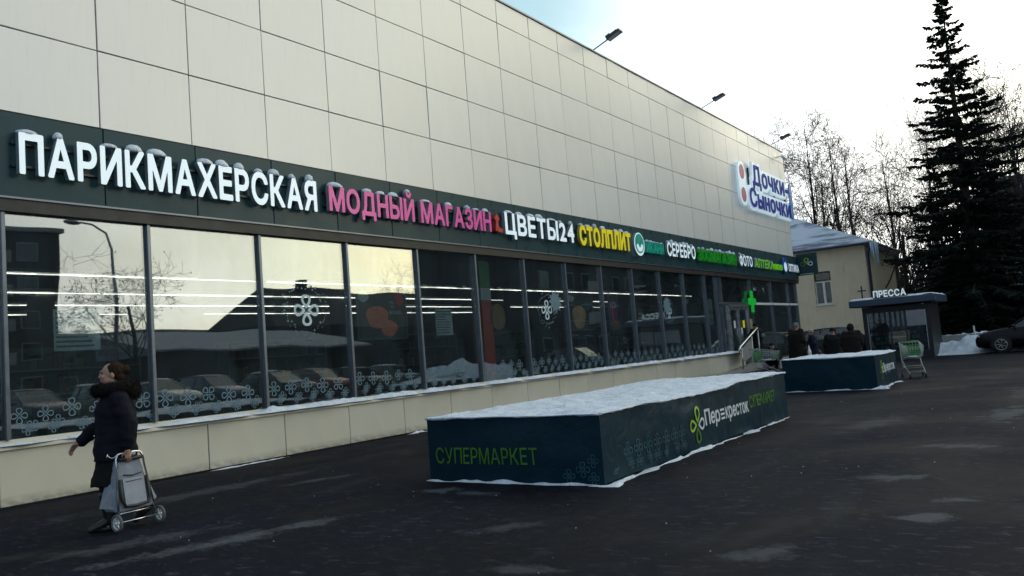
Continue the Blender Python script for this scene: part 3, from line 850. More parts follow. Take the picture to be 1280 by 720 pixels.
# plain backing tabs at both ends (the figures on them are left out)
def pill(u0, u1, v0, v1, n=8):
    r_ = (u1 - u0) / 2; cu = (u0 + u1) / 2
    return [(cu + r_ * math.cos(a), v1 - r_ + r_ * math.sin(a)) for a in np.linspace(0, PI, n)] + [(cu + r_ * math.cos(a), v0 + r_ + r_ * math.sin(a)) for a in np.linspace(PI, 2 * PI, n)]
part('backing_tab', MB().prism(pill(33.85, 34.85, 6.95, 8.90), .03, .12, on_wall), MAT['pale_blue_board'], s, normals=True)
part('colour_patch', MB().prism(pill(34.05, 34.65, 8.1, 8.75), .121, .13, on_wall), plain('patch_pink', (.55, .10, .18), .4), s, normals=True)
part('colour_patch', MB().prism(pill(34.05, 34.65, 7.1, 7.75), .121, .13, on_wall), MAT['patch_pink'], s, normals=True)
part('backing_tab', MB().prism(pill(41.0, 41.46, 6.95, 8.75), .17, .22, on_wall), plain('patch_blue', (.03, .22, .55), .4), s, normals=True)
for u in (35.6, 37.4, 39.2, 40.9): part('bracket', MB().box(FX, FX + 0.078, u - .02, u + .02, 7.2, 8.8), MAT['black_metal'], s)

# projecting sign on the corner, facing along the wall
s = thing('projecting_sign', 'dark green projecting sign with three petal outlines on the building corner', 'hanging sign', (FX, 41.75, 4.2))
m = MB().cham(FX + 0.08, FX + 1.02, 41.72, 41.95, 4.17, 5.24, 0.01, axis=1)
part('sign_box', m, MAT['fascia_sheet'], s)
def on_proj(u, v, d): return (FX + u, 41.72 - d, v)
def petal_part(mat, ang, cu=0.55, cv=4.72, R=0.30, dx=0, dz=0):
    m = MB(); petal_mb(m, cu + dx, cv + dz, R, R * .82, ang, on_proj, 0.002, 0.012); part('petal', m, MAT[mat], s, normals=True)
petal_part('print_lime', PI / 2); petal_part('print_green', PI); petal_part('print_white', 0)
m = MB().box(FX + 0.18, FX + 0.86, 41.70, 41.718, 4.20, 4.245); part('sign_text_strip', m, MAT['grey_steel'], s)
for z in (4.3, 5.0): part('bracket', MB().box(FX - 0.02, FX + 0.078, 41.78, 41.86, z, z + .1), MAT['black_metal'], s)
# green pharmacy cross on the entrance glazing
m = MB(); a, b = 0.14, 0.46
cx, cz = 34.3, 2.83
poly = [(cx - a, cz - b), (cx + a, cz - b), (cx + a, cz - a), (cx + b, cz - a), (cx + b, cz + a), (cx + a, cz + a), (cx + a, cz + b), (cx - a, cz + b), (cx - a, cz + a), (cx - b, cz + a), (cx - b, cz - a), (cx - a, cz - a)]
s = thing('pharmacy_cross', 'glowing green pharmacy cross sign on the entrance glazing', 'cross sign', (FX, cx, cz))
part('cross_face', MB().prism(poly, 0.035, 0.085, lambda u, v, d: (FX + d, u, v)), MAT['lit_green'], s, normals=True)
part('bracket', MB().box(FX - 0.0, FX + 0.033, cx - .05, cx + .05, cz - .3, cz + .3), MAT['black_metal'], s)

# ------------------------------------------------------------------ on the window glass
on_glass = lambda u, v, d: (GX - 0.028 + d, u, v)
_clo = {}
def clover_mesh(R, rot):
    k = (R, round(rot, 2))
    if k not in _clo:
        m = MB(); clover(m, 0, 0, R, lambda u, v, d: (d, u, v), 0.0, 0.002, 0.70, rot); _clo[k] = m.mesh('clover_decal', MAT['sticker_blue'], normals=True)
    return _clo[k]
for pi, (p, a, b) in enumerate(panes):
    r = random.Random(50 + pi); u = a + 0.05; big = True; far = a > 20
    while u < b - 0.05:
        R = r.choice((0.125, 0.105, 0.135)) if big else 0.085
        cu = u + R
        if cu + R > b - 0.03: break
        L = [(cu, 0.86 + (0.30 if big else 0.13) + r.uniform(-.03, .03), R, 0 if r.random() < .8 else PI / 4)]
        if big: L.append((cu + R * 0.95, 0.945, 0.075, 0))
        for (y, z, R_, ro) in L:
            w = wloc(p); link('clover_decal', clover_mesh(R_, ro), p, (GX - 0.0275 - w.x, y - w.y, z - w.z))
        u += R * (1.72 if not far else 2.1); big = not big
GXP = GX - 0.045           # printed things hang behind the panes
def sticker(name, label, cat, u0, u1, v0, v1, mat, group=None):
    s = thing(name, label, cat, (GX, (u0 + u1) / 2, v0), 0, group)
    part('sheet', MB().box(GXP - 0.026, GXP - 0.0235, u0, u1, v0, v1), mat, s)
    return s
def lines(s, u0, u1, v0, v1, n, mat, seed):
    r = random.Random(seed); m = MB(); h = (v1 - v0) / n
    for i in range(n):
        v = v1 - (i + .75) * h
        m.box(GXP - 0.0232, GXP - 0.0222, u0 + .03, u0 + .03 + (u1 - u0 - .06) * r.uniform(.55, 1), v, v + h * .42)
    part('print_lines', m, mat, s)
st = MAT['sticker_pale']
s = sticker('window_notice', 'pale blue paper notice stuck inside the first big window', 'notice', 5.60, 6.24, 1.95, 2.52, st); lines(s, 5.60, 6.24, 1.98, 2.5, 8, MAT['sticker_blue'], 1)
s = sticker('window_notice', 'tall pale sheet stuck to the glass right of the food poster', 'notice', 13.63, 14.20, 1.95, 2.52, st); lines(s, 13.63, 14.2, 1.98, 2.5, 9, MAT['sticker_blue'], 2)
s = sticker('window_notice', 'narrow pale notice high on the pane beside the entrance', 'notice', 29.62, 30.02, 1.95, 2.90, st); lines(s, 29.62, 30.02, 2.0, 2.85, 9, MAT['sticker_blue'], 3)
s = thing('column_wrap', 'red and green advertising column behind the glass of the sixth window', 'advertising column', (FX - 0.55, 15.9, 0.42))
part('red_panel', MB().box(FX - 0.60, FX - 0.30, 15.62, 16.02, 0.45, 2.75), plain('ad_red', (0.62, 0.09, 0.06), 0.4), s)
part('pale_panel', MB().box(FX - 0.60, FX - 0.30, 15.62, 16.02, 2.76, 3.06), st, s)
part('green_panel', MB().box(FX - 0.60, FX - 0.30, 15.62, 16.02, 3.07, 3.70), plain('ad_green', (0.04, 0.25, 0.05), 0.4), s)
part('round_ad', MB().prism(disc(16.25, 2.35, 0.32, 20), -0.34, -0.30, lambda u, v, d: (FX + d, u, v)), plain('ad_tan', (0.35, 0.22, 0.10), 0.5), s, normals=True)
dark_print = plain('poster_dark', (0.07, 0.085, 0.10), 0.4)
def poster(label, u0, u1, v0, v1, blobs, words, seed, colw=None):
    s = thing('window_poster', label, 'poster', (GX, (u0 + u1) / 2, v0))
    m = MB(); w = 0.03
    m.box(GXP - .034, GXP - .020, u0, u0 + w, v0, v1); m.box(GXP - .034, GXP - .020, u1 - w, u1, v0, v1)
    m.box(GXP - .034, GXP - .020, u0 + w, u1 - w, v0, v0 + w); m.box(GXP - .034, GXP - .020, u0 + w, u1 - w, v1 - w, v1)
    part('frame', m, MAT['sticker_blue'], s)
    part('sheet', MB().box(GXP - .029, GXP - .026, u0 + w, u1 - w, v0 + w, v1 - w), dark_print, s)
    for i, (cu, cv, ru, rv, mat) in enumerate(blobs):
        r = random.Random(seed + i)
        pl = [(cu + ru * math.cos(a) * (1 + .12 * math.sin(3 * a + i)), cv + rv * math.sin(a) * (1 + .1 * math.cos(2 * a + i))) for a in np.linspace(0, 2 * PI, 20, endpoint=False)]
        part('printed_picture', MB().prism(pl, -.0255 + .0006 * i, -.0250 + .0006 * i, lambda u, v, d: (GXP + d, u, v)), mat, s, normals=True)
    for (tx, a, b, v, h) in words:
        for c in layout(tx, a, b, v, h, 0.01):
            part('letter', letters_mb(c, lambda u, v, d: (GXP - .0225 + d, u, v), 0.0006), [MAT['print_white']] * 2, s)
    return s
salmon = plain('print_salmon', (0.75, 0.25, 0.16), 0.45, var=0.25, scale=9); red = plain('print_red', (0.65, 0.05, 0.06), 0.45)
tan = plain('print_tan', (0.75, 0.46, 0.27), 0.45, var=0.25, scale=7); purple = plain('print_purple', (0.38, 0.06, 0.18), 0.45); orange = plain('print_orange', (0.45, 0.12, 0.03), 0.45)
poster('framed dark poster of salmon coloured food with white words', 11.28, 12.72, 1.92, 2.96,
       [(11.85, 2.36, .30, .25, salmon), (12.16, 2.14, .24, .18, salmon), (12.50, 2.72, .12, .14, red), (11.48, 2.78, .15, .11, st)], [('ЧТО', 12.22, 12.34, 2.62, .06), ('ТУТ', 12.22, 12.36, 2.53, .06), ('ВКУСНОГО', 12.2, 12.56, 2.42, .07)], 1)
poster('framed dark poster with a tan figure and small white notice in its corner', 19.20, 20.70, 1.92, 2.94,
       [(19.85, 2.3, .36, .36, tan), (19.45, 2.82, .18, .10, st), (20.35, 2.62, .2, .12, MAT['sticker_blue'])], [], 2)
poster('narrow purple poster with the number 10 above orange bands', 21.62, 22.25, 1.90, 2.94,
       [(21.93, 2.45, .26, .40, purple), (21.93, 2.08, .26, .10, orange)], [('10', 21.72, 22.1, 2.55, .2)], 3)
poster('framed dark poster with a blurred pale figure near the entrance', 27.35, 28.75, 1.90, 2.94,
       [(28.1, 2.35, .3, .35, plain('print_grey', (0.13, 0.12, 0.115), 0.5)), (27.58, 2.80, .16, .1, st)], [], 4)
def snowflake(label, cu, cv, R, burst):
    s = thing('clover_sticker', label, 'window sticker', (GX, cu, cv))
    m = MB(); clover(m, cu, cv, R * .62, on_glass, 0.004, 0.006, 0.55)
    part('clover', m, MAT['sticker_pale'], s, normals=True)
    m = MB(); r = random.Random(int(cu * 10))
    for k in range(60):
        a = 2 * PI * k / 60; q = R * r.uniform(.82, 1.12); w = r.uniform(.02, .055)
        u, v = cu + q * math.cos(a), cv + q * math.sin(a)
        m.prism([(u + w * math.cos(b + a) * .6, v + w * math.sin(b + a) * .6) for b in (0, 2.1, 4.2)], -.0035, -.002, lambda u, v, d: (GX - 0.02 + d, u, v))
    o = part('snow_ring', m, MAT['sticker_blue'], s, normals=True); o['kind'] = 'stuff'
    if burst:
        bu, bv, br = burst; pl = []
        for k in range(22):
            a = 2 * PI * k / 22; q = br * (1.0 if k % 2 else .62); pl.append((bu + q * math.cos(a), bv + q * math.sin(a)))
        part('starburst', MB().prism(pl, 0.0065, 0.008, on_glass), MAT['sticker_blue'], s, normals=True)
snowflake('round frosty sticker with a four petal clover on the third window', 10.0, 2.50, .46, None)
snowflake('clover sticker with a pale starburst left of the tan poster', 18.1, 2.50, .42, (18.55, 2.72, .34))
snowflake('clover sticker with a pale starburst nearer the entrance', 25.85, 2.45, .40, (25.75, 2.62, .36))
# ------------------------------------------------------------------ loose snow along the building
def ridge(m, pts, w, h, seed, n=7, z0=0.0, full=0.0):
    """low irregular ridge of snow along a path"""
    r = random.Random(seed); rings = []
    P = []
    for (a, b) in zip(pts[:-1], pts[1:]):
        a, b = Vector(a), Vector(b); k = max(2, int((b - a).length / 0.09))
        P += [a.lerp(b, i / k) for i in range(k)]
    P.append(Vector(pts[-1]))
    for i, p in enumerate(P):
        t = (P[min(i + 1, len(P) - 1)] - P[max(i - 1, 0)]).normalized(); q = Vector((-t.y, t.x, 0))
        e = min(1.0, i / 4 + .05, (len(P) - 1 - i) / 4 + .05)
        k1 = full + 0.55 + 0.9 * mnoise.noise((p.x * 1.7, p.y * 1.7, seed)) + 0.5 * mnoise.noise((p.x * 6, p.y * 6, seed + 5))
        k2 = full + 0.6 + 0.8 * mnoise.noise((p.x * 2.3, p.y * 2.3, seed + 9)) + 0.5 * mnoise.noise((p.x * 7, p.y * 7, seed + 2))
        ww, hh = w * max(.02, k1 * 1.7 - .6) * e, h * max(.03, k2 * 1.4 - .35) * e
        off = w * .3 * mnoise.noise((p.x * 2, p.y * 2, seed + 20))
        ring = []
        for j in range(n):
            u = -1 + 2 * j / (n - 1)
            ring.append((p.x + q.x * (u * ww / 2 + off), p.y + q.y * (u * ww / 2 + off), z0 + 0.003 + hh * (1 - u * u) * r.uniform(.8, 1.15)))
        rings.append(ring)
    vs = [v for g in rings for v in g]
    m.add(vs, [(i * n + j, i * n + j + 1, (i + 1) * n + j + 1, (i + 1) * n + j) for i in range(len(rings) - 1) for j in range(n - 1)], 0, True)
    return m
m = MB()
yy = YST
while yy < 32.4:
    L = rnd.uniform(1.2, 3.2)
    ridge(m, [(FX + .04, yy - .12, 0), (FX + .045, min(32.4, yy + L), 0)], 0.15, 0.040 if yy > 8.5 else 0.025, yy, z0=0.772, full=.95 if yy > 6.5 else .55)
    yy += L - 0.05
solo('sill_snow', m, MAT['snow'], 'white snow lying on the sloped sill below the shop windows', None, kind='stuff')
m = MB()
ridge(m, [(PLX + .07, 7.75, 0), (PLX + .09, 9.3, 0)], 0.14, 0.025, 3)
ridge(m, [(PLX + .10, 12.2, 0), (PLX + .18, 14.5, 0)], 0.30, 0.05, 4)
ridge(m, [(PLX + .16, 14.5, 0), (PLX + .14, 22, 0)], 0.26, 0.05, 5)
# clods and scraped patches on the asphalt
r = random.Random(11)
for k in range(70):
    if r.random() < .5: x, y = r.uniform(-7.5, -2.0), r.uniform(4.2, 9.0)
    else: x, y = r.uniform(-10.5, -0.5), r.uniform(3.5, 20)
    s = r.uniform(.002, .006)
    m.ell((x, y, s * .4), (s, s * r.uniform(.7, 1.3), s * .7), 5, 3, 0, .2, k)
solo('snow_crumbs', m, MAT['snow'], 'thin white snow left along the wall foot and crumbs on the asphalt', None, kind='stuff')
# ------------------------------------------------------------------ the two wrapped platforms
def platform(label, x0, x1, y0, y1, h, seed, amp=1.0):
    s = thing('wrapped_platform', label, 'covered platform', ((x0 + x1) / 2, (y0 + y1) / 2, 0), 0, 'snow topped platforms wrapped in banner cloth')
    def rim(x, y):     # height of the upper edge, sagging between fixings
        return h + 0.042 * mnoise.noise((x * .55 + seed, y * .55, 3)) + 0.012 * mnoise.noise((x * 2.2, y * 2.2, seed))
    def wr(a, z):      # how far the cloth bellies out
        return amp * (0.032 * mnoise.noise((a * .9 + seed * 7, z * 1.5, 1)) + 0.020 * mnoise.noise((a * 1.9 + z * 3.4, z * 2.6 - a * .8, seed)) * (z / h) + 0.008 * mnoise.noise((a * 6, z * 5, seed)))
    faces = {}
    sides = [('front', (x0, y0), (x1, y0), (0, -1)), ('long', (x1, y0), (x1, y1), (1, 0)), ('back', (x1, y1), (x0, y1), (0, 1)), ('inner', (x0, y1), (x0, y0), (-1, 0))]
    for nm, a, b, n in sides:
        L = math.hypot(b[0] - a[0], b[1] - a[1]); nu, nv = max(8, int(L / .07)), 11
        m = MB(); vs = []
        for j in range(nv + 1):
            for i in range(nu + 1):
                u = i / nu; X, Y = a[0] + (b[0] - a[0]) * u, a[1] + (b[1] - a[1]) * u
                z = 0.012 + (rim(X, Y) - 0.012) * j / nv
                e = min(1, u * 8, (1 - u) * 8)
                d = wr(u * L + (0 if nm == 'long' else 40), z) * e
                vs.append((X + n[0] * d, Y + n[1] * d, z))
        m.add(vs, [(j * (nu + 1) + i, j * (nu + 1) + i + 1, (j + 1) * (nu + 1) + i + 1, (j + 1) * (nu + 1) + i) for j in range(nv) for i in range(nu)], 0, True)
        part('banner', m, MAT['banner_cloth'], s)
    # snow sheet on top, rolling over the rim
    m = MB(); vs = []; nx, ny = int((x1 - x0) / .06), int((y1 - y0) / .06)
    for j in range(ny + 1):
        for i in range(nx + 1):
            u, v = i / nx, j / ny
            X, Y = x0 - .02 + (x1 - x0 + .04) * u, y0 - .02 + (y1 - y0 + .04) * v
            e = min(u * (x1 - x0), (1 - u) * (x1 - x0), v * (y1 - y0), (1 - v) * (y1 - y0))
            k = min(1.0, e / .22)
            jag = 0.016 * mnoise.noise((X * 4, Y * 4, seed + 3)) + 0.012 * mnoise.noise((X * 11, Y * 11, seed))
            z = rim(X, Y) - 0.012 + k ** .6 * (0.035 + 0.035 * mnoise.noise((X * .8, Y * .8, seed))) + (jag if e > .03 else jag * .9)
            z += (0.024 * mnoise.noise((X * 6, Y * 6, 4)) + .020 * mnoise.noise((X * 15, Y * 15, 7)) - .03 * max(0, mnoise.noise((X * 9, Y * 9, 11)) - .25)) * k
            vs.append((X, Y, z))
    m.add(vs, [(j * (nx + 1) + i, j * (nx + 1) + i + 1, (j + 1) * (nx + 1) + i + 1, (j + 1) * (nx + 1) + i) for j in range(ny) for i in range(nx)], 0, True)
    # hanging lip of the snow
    per = [(x0, y0), (x1, y0), (x1, y1), (x0, y1), (x0, y0)]
    for q in range(4):
        a, b = Vector((*per[q], 0)), Vector((*per[q + 1], 0)); n = Vector(((b - a).y, -(b - a).x, 0)).normalized(); L = (b - a).length; k = int(L / .06)
        rg = []
        for i in range(k + 1):
            p = a.lerp(b, i / k); th = max(0.006, 0.022 + 0.03 * mnoise.noise((p.x * 1.8, p.y * 1.8, seed)) + .012 * mnoise.noise((p.x * 7, p.y * 7, seed)))
            zt = rim(p.x, p.y) + .006
            rg.append([(p.x - n.x * .03, p.y - n.y * .03, zt), (p.x + n.x * .026, p.y + n.y * .026, zt), (p.x + n.x * .036, p.y + n.y * .036, zt - th * .5), (p.x + n.x * .018, p.y + n.y * .018, zt - th), (p.x - n.x * .03, p.y - n.y * .03, zt - th)])
        m.rings(rg, 0, True)
    part('snow_cap', m, MAT['snow'], s)
    m = MB(); r = random.Random(seed)
    for nm, a, b, n in sides[:3]:
        ridge(m, [(a[0] + n[0] * .05, a[1] + n[1] * .05, 0), (b[0] + n[0] * .05, b[1] + n[1] * .05, 0)], 0.11 if nm != 'long' else .15, 0.032, seed + len(nm))
    ridge(m, [(x1 - .15, y0 - .08, 0), (x1 + .12, y0 - .02, 0), (x1 + .10, y0 + .6, 0)], .30, .09, seed + 31)
    ridge(m, [(x0 - .02, y0 - .06, 0), (x0 + .35, y0 - .07, 0)], .12, .09, seed + 32)
    o = part('snow_foot', m, MAT['snow'], s); o['kind'] = 'stuff'
    return s, wr
def banner_text(s, cells, mats, fn, name='letter'):
    for c, mt in zip(cells, mats):
        m = letters_mb(c, fn, 0.002)
        part(name, m, [MAT[mt], MAT[mt]], s)
P1 = (-6.56, -4.20, 7.56, 14.11, 0.735)
s, wr = platform('near snow topped box wrapped in dark green banner reading СУПЕРМАРКЕТ on its end', *P1, 3)
fl = lambda u, v, d: (P1[1] + 0.008 + d + wr(u - P1[2], v), u, v)
ff = lambda u, v, d: (u, P1[2] - 0.008 - d - wr(u - P1[0] + 40, v) * 1.0, v)
cells = layout('СУПЕРМАРКЕТ', -6.45, -5.0, 0.205, 0.185, 0.0, 0.16)
banner_text(s, cells, ['print_green'] * 11, ff)
cells = layout('Пер', 10.36, 10.92, 0.295, 0.20, 0.022, 0.08)
banner_text(s, cells, ['print_white'] * 3, fl)
for q in range(3):
    m = MB().prism([(10.97, .300 + q * .058), (11.12, .300 + q * .058), (11.12, .330 + q * .058), (10.97, .330 + q * .058)], 0, .002, fl)
    part('letter_bar', m, MAT['print_white'], s, normals=True)
cells = layout('кресток', 11.17, 12.10, 0.300, 0.20, 0.022, 0.08)
banner_text(s, cells, ['print_white'] * 7, fl)
cells = layout('СУПЕРМАРКЕТ', 12.18, 13.42, 0.345, 0.17, 0.0, 0.12)
banner_text(s, cells, ['print_green'] * 11, fl)
for ang, mt in ((PI / 2, 'print_lime'), (PI, 'print_lime'), (0, 'print_white'), (-PI / 2, 'print_green')):
    m = MB(); petal_mb(m, 10.10, .33, .24 if ang else .22, .17, ang, fl, 0, .002, .62); part('petal', m, MAT[mt], s, normals=True)
m = MB(); r = random.Random(2)
u = 7.60; k = 0
while u < 9.55:
    R = .10; base = .10 + .02 * mnoise.noise((u, 0, 0))
    clover(m, u + R, base + .16 + .05 * (u - 7.6) * .3, R, fl, 0, .0015, .7, PI / 4 * (k % 2) * 0)
    for _ in range(2): clover(m, u + r.uniform(0, .2), base + .03, .06, fl, 0, .0015, .7)
    u += .235; k += 1
part('clover_print', m, MAT['print_teal'], s, normals=True)
m = MB()
for (u, v, R) in ((-4.62, .09, .075), (-4.44, .16, .085), (-4.32, .07, .065), (-4.31, .25, .07)): clover(m, u, v, R, ff, 0, .0015, .7)
part('clover_print', m, MAT['print_teal'], s, normals=True)
P2 = (-5.92, -3.84, 19.80, 22.32, 0.76)
s, wr2 = platform('far snow topped box wrapped in dark banner in front of the press kiosk', *P2, 8, 1.0)
fl2 = lambda u, v, d: (P2[1] + 0.008 + d + wr2(u - P2[2], v), u, v)
cells = layout('Пер', 20.55, 20.95, 0.34, 0.20, 0.022, 0.08) + layout('екресток', 21.0, 21.9, 0.34, 0.20, 0.022, 0.08)
banner_text(s, cells, ['print_white'] * 11, fl2)
for ang, mt in ((PI / 2, 'print_lime'), (PI, 'print_green'), (0, 'print_white'), (-PI / 2, 'print_green')):
    m = MB(); petal_mb(m, 20.36, .40, .22, .17, ang, fl2, 0, .002, .62); part('petal', m, MAT[mt], s, normals=True)

# ------------------------------------------------------------------ ramp and rail at the entrance
s = thing('entrance_ramp', 'concrete entrance ramp with a grey steel handrail rising to the shop door', 'ramp', (-10.6, 31.4, 0))
m = MB().prism([(29.2, 0.006), (33.19, 0.006), (33.19, 0.29), (31.2, 0.16)], -11.2, -10.69, lambda u, v, d: (d, u, v)); part('ramp_slab', m, MAT['concrete'], s, normals=True)
for y, z0, z1 in ((31.0, .0, 1.0), (32.3, .0, 1.42)): part('rail_post', MB().tube([(-10.74, y, z0), (-10.74, y, z1)], .032, 8), MAT['grey_steel'], s)
m = MB(); a, b = Vector((-10.74, 30.85, .98)), Vector((-10.74, 33.1, 1.68))
m.tube([(-10.74, 30.72, .86), a, b, (-10.74, 33.25, 1.62)], .048, 8); part('handrail', m, MAT['chrome'], s)
m = MB().prism([(31.06, .42), (32.24, .62), (32.24, 1.28), (31.06, .92)], -10.75, -10.73, lambda u, v, d: (d, u, v)); part('rail_panel', m, MAT['concrete'], s, normals=True)
m = MB().tube([(-10.74, 33.15, 0), (-10.74, 33.15, 1.62)], .03, 8); part('rail_post', m, MAT['grey_steel'], s)

# ------------------------------------------------------------------ shopping carts
def make_cart(label, loc, rz):
    s = thing('shopping_cart', label, 'shopping cart', loc, rz, 'shopping carts')
    gm, dm = MAT['cart_wire'], MAT['rubber']
    # basket: front (+x) narrower; wires
    def bx(t, u, w):   # t 0..1 along, u side -1..1, w 0..1 height
        x = -0.42 + 0.86 * t; hw = (0.27 - 0.06 * t) * (0.82 + .18 * w); zb = 0.50 + 0.10 * t; zt = 0.98 - 0.10 * t
        return (x + (0.05 * w if t > .9 else 0), u * hw, zb + (zt - zb) * w)
    m = MB(); R = .0055
    for w in np.linspace(0, 1, 7):
        m.tube([bx(0, -1, w), bx(1, -1, w), bx(1, 1, w), bx(0, 1, w), bx(0, -1, w)], R if w < 1 else .011, 5)
    for t in np.linspace(0, 1, 12):
        m.tube([bx(t, -1, 1), bx(t, -1, 0), bx(t, 1, 0), bx(t, 1, 1)], R, 4)
    for u in np.linspace(-1, 1, 7)[1:-1]:
        m.tube([bx(0, u, 1), bx(0, u, 0), bx(1, u, 0), bx(1, u, 1)], R, 4)
    link('basket', m.mesh('basket', gm), s)
    m = MB()
    for u in (-1, 1):
        m.tube([(-0.50, u * .26, .99), (-0.44, u * .255, .96), (-.40, u * .25, .52), (-.30, u * .24, .30), (-.42, u * .27, .13)], .013, 6)
        m.tube([(-.33, u * .24, .33), (.10, u * .22, .26), (.42, u * .2, .13)], .013, 6)
        m.tube([(-.38, u * .24, .50), (.02, u * .22, .28)], .011, 6)
    m.tube([(-.35, -.24, .31), (-.35, .24, .31)], .011, 6); m.tube([(.3, -.2, .18), (.3, .2, .18)], .011, 6)
    link('chassis', m.mesh('chassis', gm), s)
    link('handle', MB().tube([(-.51, -.27, 1.0), (-.51, .27, 1.0)], .02, 8).mesh('handle', MAT['cart_green']), s)
    m = MB().add([bx(.04, -1, .25), bx(.04, 1, .25), bx(.04, 1, .85), bx(.04, -1, .85)], [(0, 1, 2, 3)])
    m.box(-.395, -.375, -.2, .2, .60, .90); link('child_seat', m.mesh('child_seat', MAT['cart_green']), s)
    m = MB(); m.box(.43, .455, -.14, .14, .66, .82); link('sign_plate', m.mesh('sign_plate', MAT['cart_green']), s)
    wm = MB().tube([(0, -.016, 0), (0, .016, 0)], .062, 14); me = wm.mesh('wheel', dm)
    for x, y in ((-.42, -.27), (-.42, .27), (.42, -.2), (.42, .2)):
        link('wheel', me, s, (x, y, .062))
    link('lower_rack', MB().box(-.3, .3, -.19, .19, .255, .27).mesh('lower_rack', dm), s)
    m = MB(); m.ell((.05, 0, .575), (.36, .17, .035), 14, 6, 0, .12, 3); o = link('snow', m.mesh('snow', MAT['snow']), s)
    s.scale = (.92, .92, .92)
    return s
plain('cart_wire', (0.42, 0.45, 0.45), .35, .5); plain('cart_green', (0.03, 0.22, 0.03), .45)
make_cart('empty shopping cart with green child seat beside the far wrapped box', (-3.62, 23.5, 0), math.radians(-72))
make_cart('shopping cart with green panel beside the entrance handrail', (-8.95, 28.2, 0), math.radians(-20))

# ------------------------------------------------------------------ floodlights on the parapet and the camera
def floodlight(label, y):
    s = thing('floodlight', label, 'floodlight', (FX, y, 10.44), 0, 'floodlights along the roof edge')
    m = MB().tube([(FX - .15, y, 10.49), (FX + .02, y, 10.55), (FX + .50, y + .0, 10.72)], .022, 8); part('arm', m, MAT['grey_steel'], s)
    m = MB(); m.box(-.24, .24, -.13, .13, -.035, .035)
    for q in range(7): m.box(-.16, .16, -.11 + q * .034, -.10 + q * .034, .036, .065)
    h = link('lamp_head', m.mesh('lamp_head', MAT['dark_frame']), s, (.72, 0, .355)); h.rotation_euler = (0, math.radians(-20), 0)
    link('lamp_glass', MB().box(-.20, .20, -.11, .11, -.041, -.036).mesh('lamp_glass', MAT['grey_steel']), h)
    link('driver_box', MB().box(-.26, -.10, -.07, .07, .07, .12).mesh('driver_box', MAT['dark_frame']), h)
    link('base_plate', MB().box(-.22, -.08, -.08, .08, .045, .06).mesh('base_plate', MAT['grey_steel']), s)
for lb, y in (('nearest floodlight on an arm above the long supermarket roof edge', 22.0), ('middle floodlight of the three along the supermarket roof edge', 30.86), ('floodlight at the far end of the roof edge above the blue script sign', 39.75)):
    floodlight(lb, y)
s = thing('security_camera', 'small white security camera on a wall bracket above the blue script sign', 'camera', (FX, 40.4, 9.9))
m = MB().tube([(FX, 40.4, 10.0), (FX + .25, 40.4, 10.06), (FX + .33, 40.45, 9.98)], .025, 8); part('bracket', m, MAT['white_paint'], s)
m = MB().tube([(FX + .30, 40.36, 9.99), (FX + .36, 40.62, 9.90)], [.075, .07], 10); part('camera_body', m, MAT['white_paint'], s)
m = MB().tube([(FX + .361, 40.622, 9.899), (FX + .366, 40.645, 9.892)], .055, 10); part('lens', m, MAT['black_metal'], s)
# ------------------------------------------------------------------ people
def voxel(mb, size, smooth=4, push=None, name='body', mats=None):
    me = mb.mesh('tmp', [])
    ob = bpy.data.objects.new('tmp', me); COL.objects.link(ob)
    md = ob.modifiers.new('r', 'REMESH'); md.mode = 'VOXEL'; md.voxel_size = size; md.use_smooth_shade = True
    if smooth:
        sm = ob.modifiers.new('s', 'SMOOTH'); sm.factor = 0.5; sm.iterations = smooth
    dg = bpy.context.evaluated_depsgraph_get(); dg.update()
    res = bpy.data.meshes.new_from_object(ob.evaluated_get(dg))
    bpy.data.objects.remove(ob); bpy.data.meshes.remove(me)
    res.name = name
    if push:
        ns = [v.normal.copy() for v in res.vertices]
        for v, n in zip(res.vertices, ns): v.co += n * push(v.co)
    for p in res.polygons: p.use_smooth = True
    res.materials.clear()
    for m in (mats or []): res.materials.append(m)
    res.update()
    return res
def limb(m, pts, rad, n=12):
    """tapered tube with rounded ends through points"""
    pts = [Vector(p) for p in pts]
    P, R = [], []
    for i in range(len(pts) - 1):
        k = 5
        for q in range(k):
            t = q / k; P.append(pts[i].lerp(pts[i + 1], t)); R.append(rad[i] * (1 - t) + rad[i + 1] * t)
    P.append(pts[-1]); R.append(rad[-1])
    m.tube(P, R, n); m.ell(P[0], (R[0],) * 3, n, 8); m.ell(P[-1], (R[-1],) * 3, n, 8)
def torso(m, rows, n=22, e=2.4):
    """rows: (z, cx, cy, rx, ry)"""
    rg = []
    for z, cx, cy, rx, ry in rows:
        ring = []
        for k in range(n):
            a = 2 * PI * k / n; c, s = math.cos(a), math.sin(a)
            ring.append((cx + rx * abs(c) ** (2 / e) * (1 if c > 0 else -1), cy + ry * abs(s) ** (2 / e) * (1 if s > 0 else -1), z))
        rg.append(ring)
    m.rings(rg)
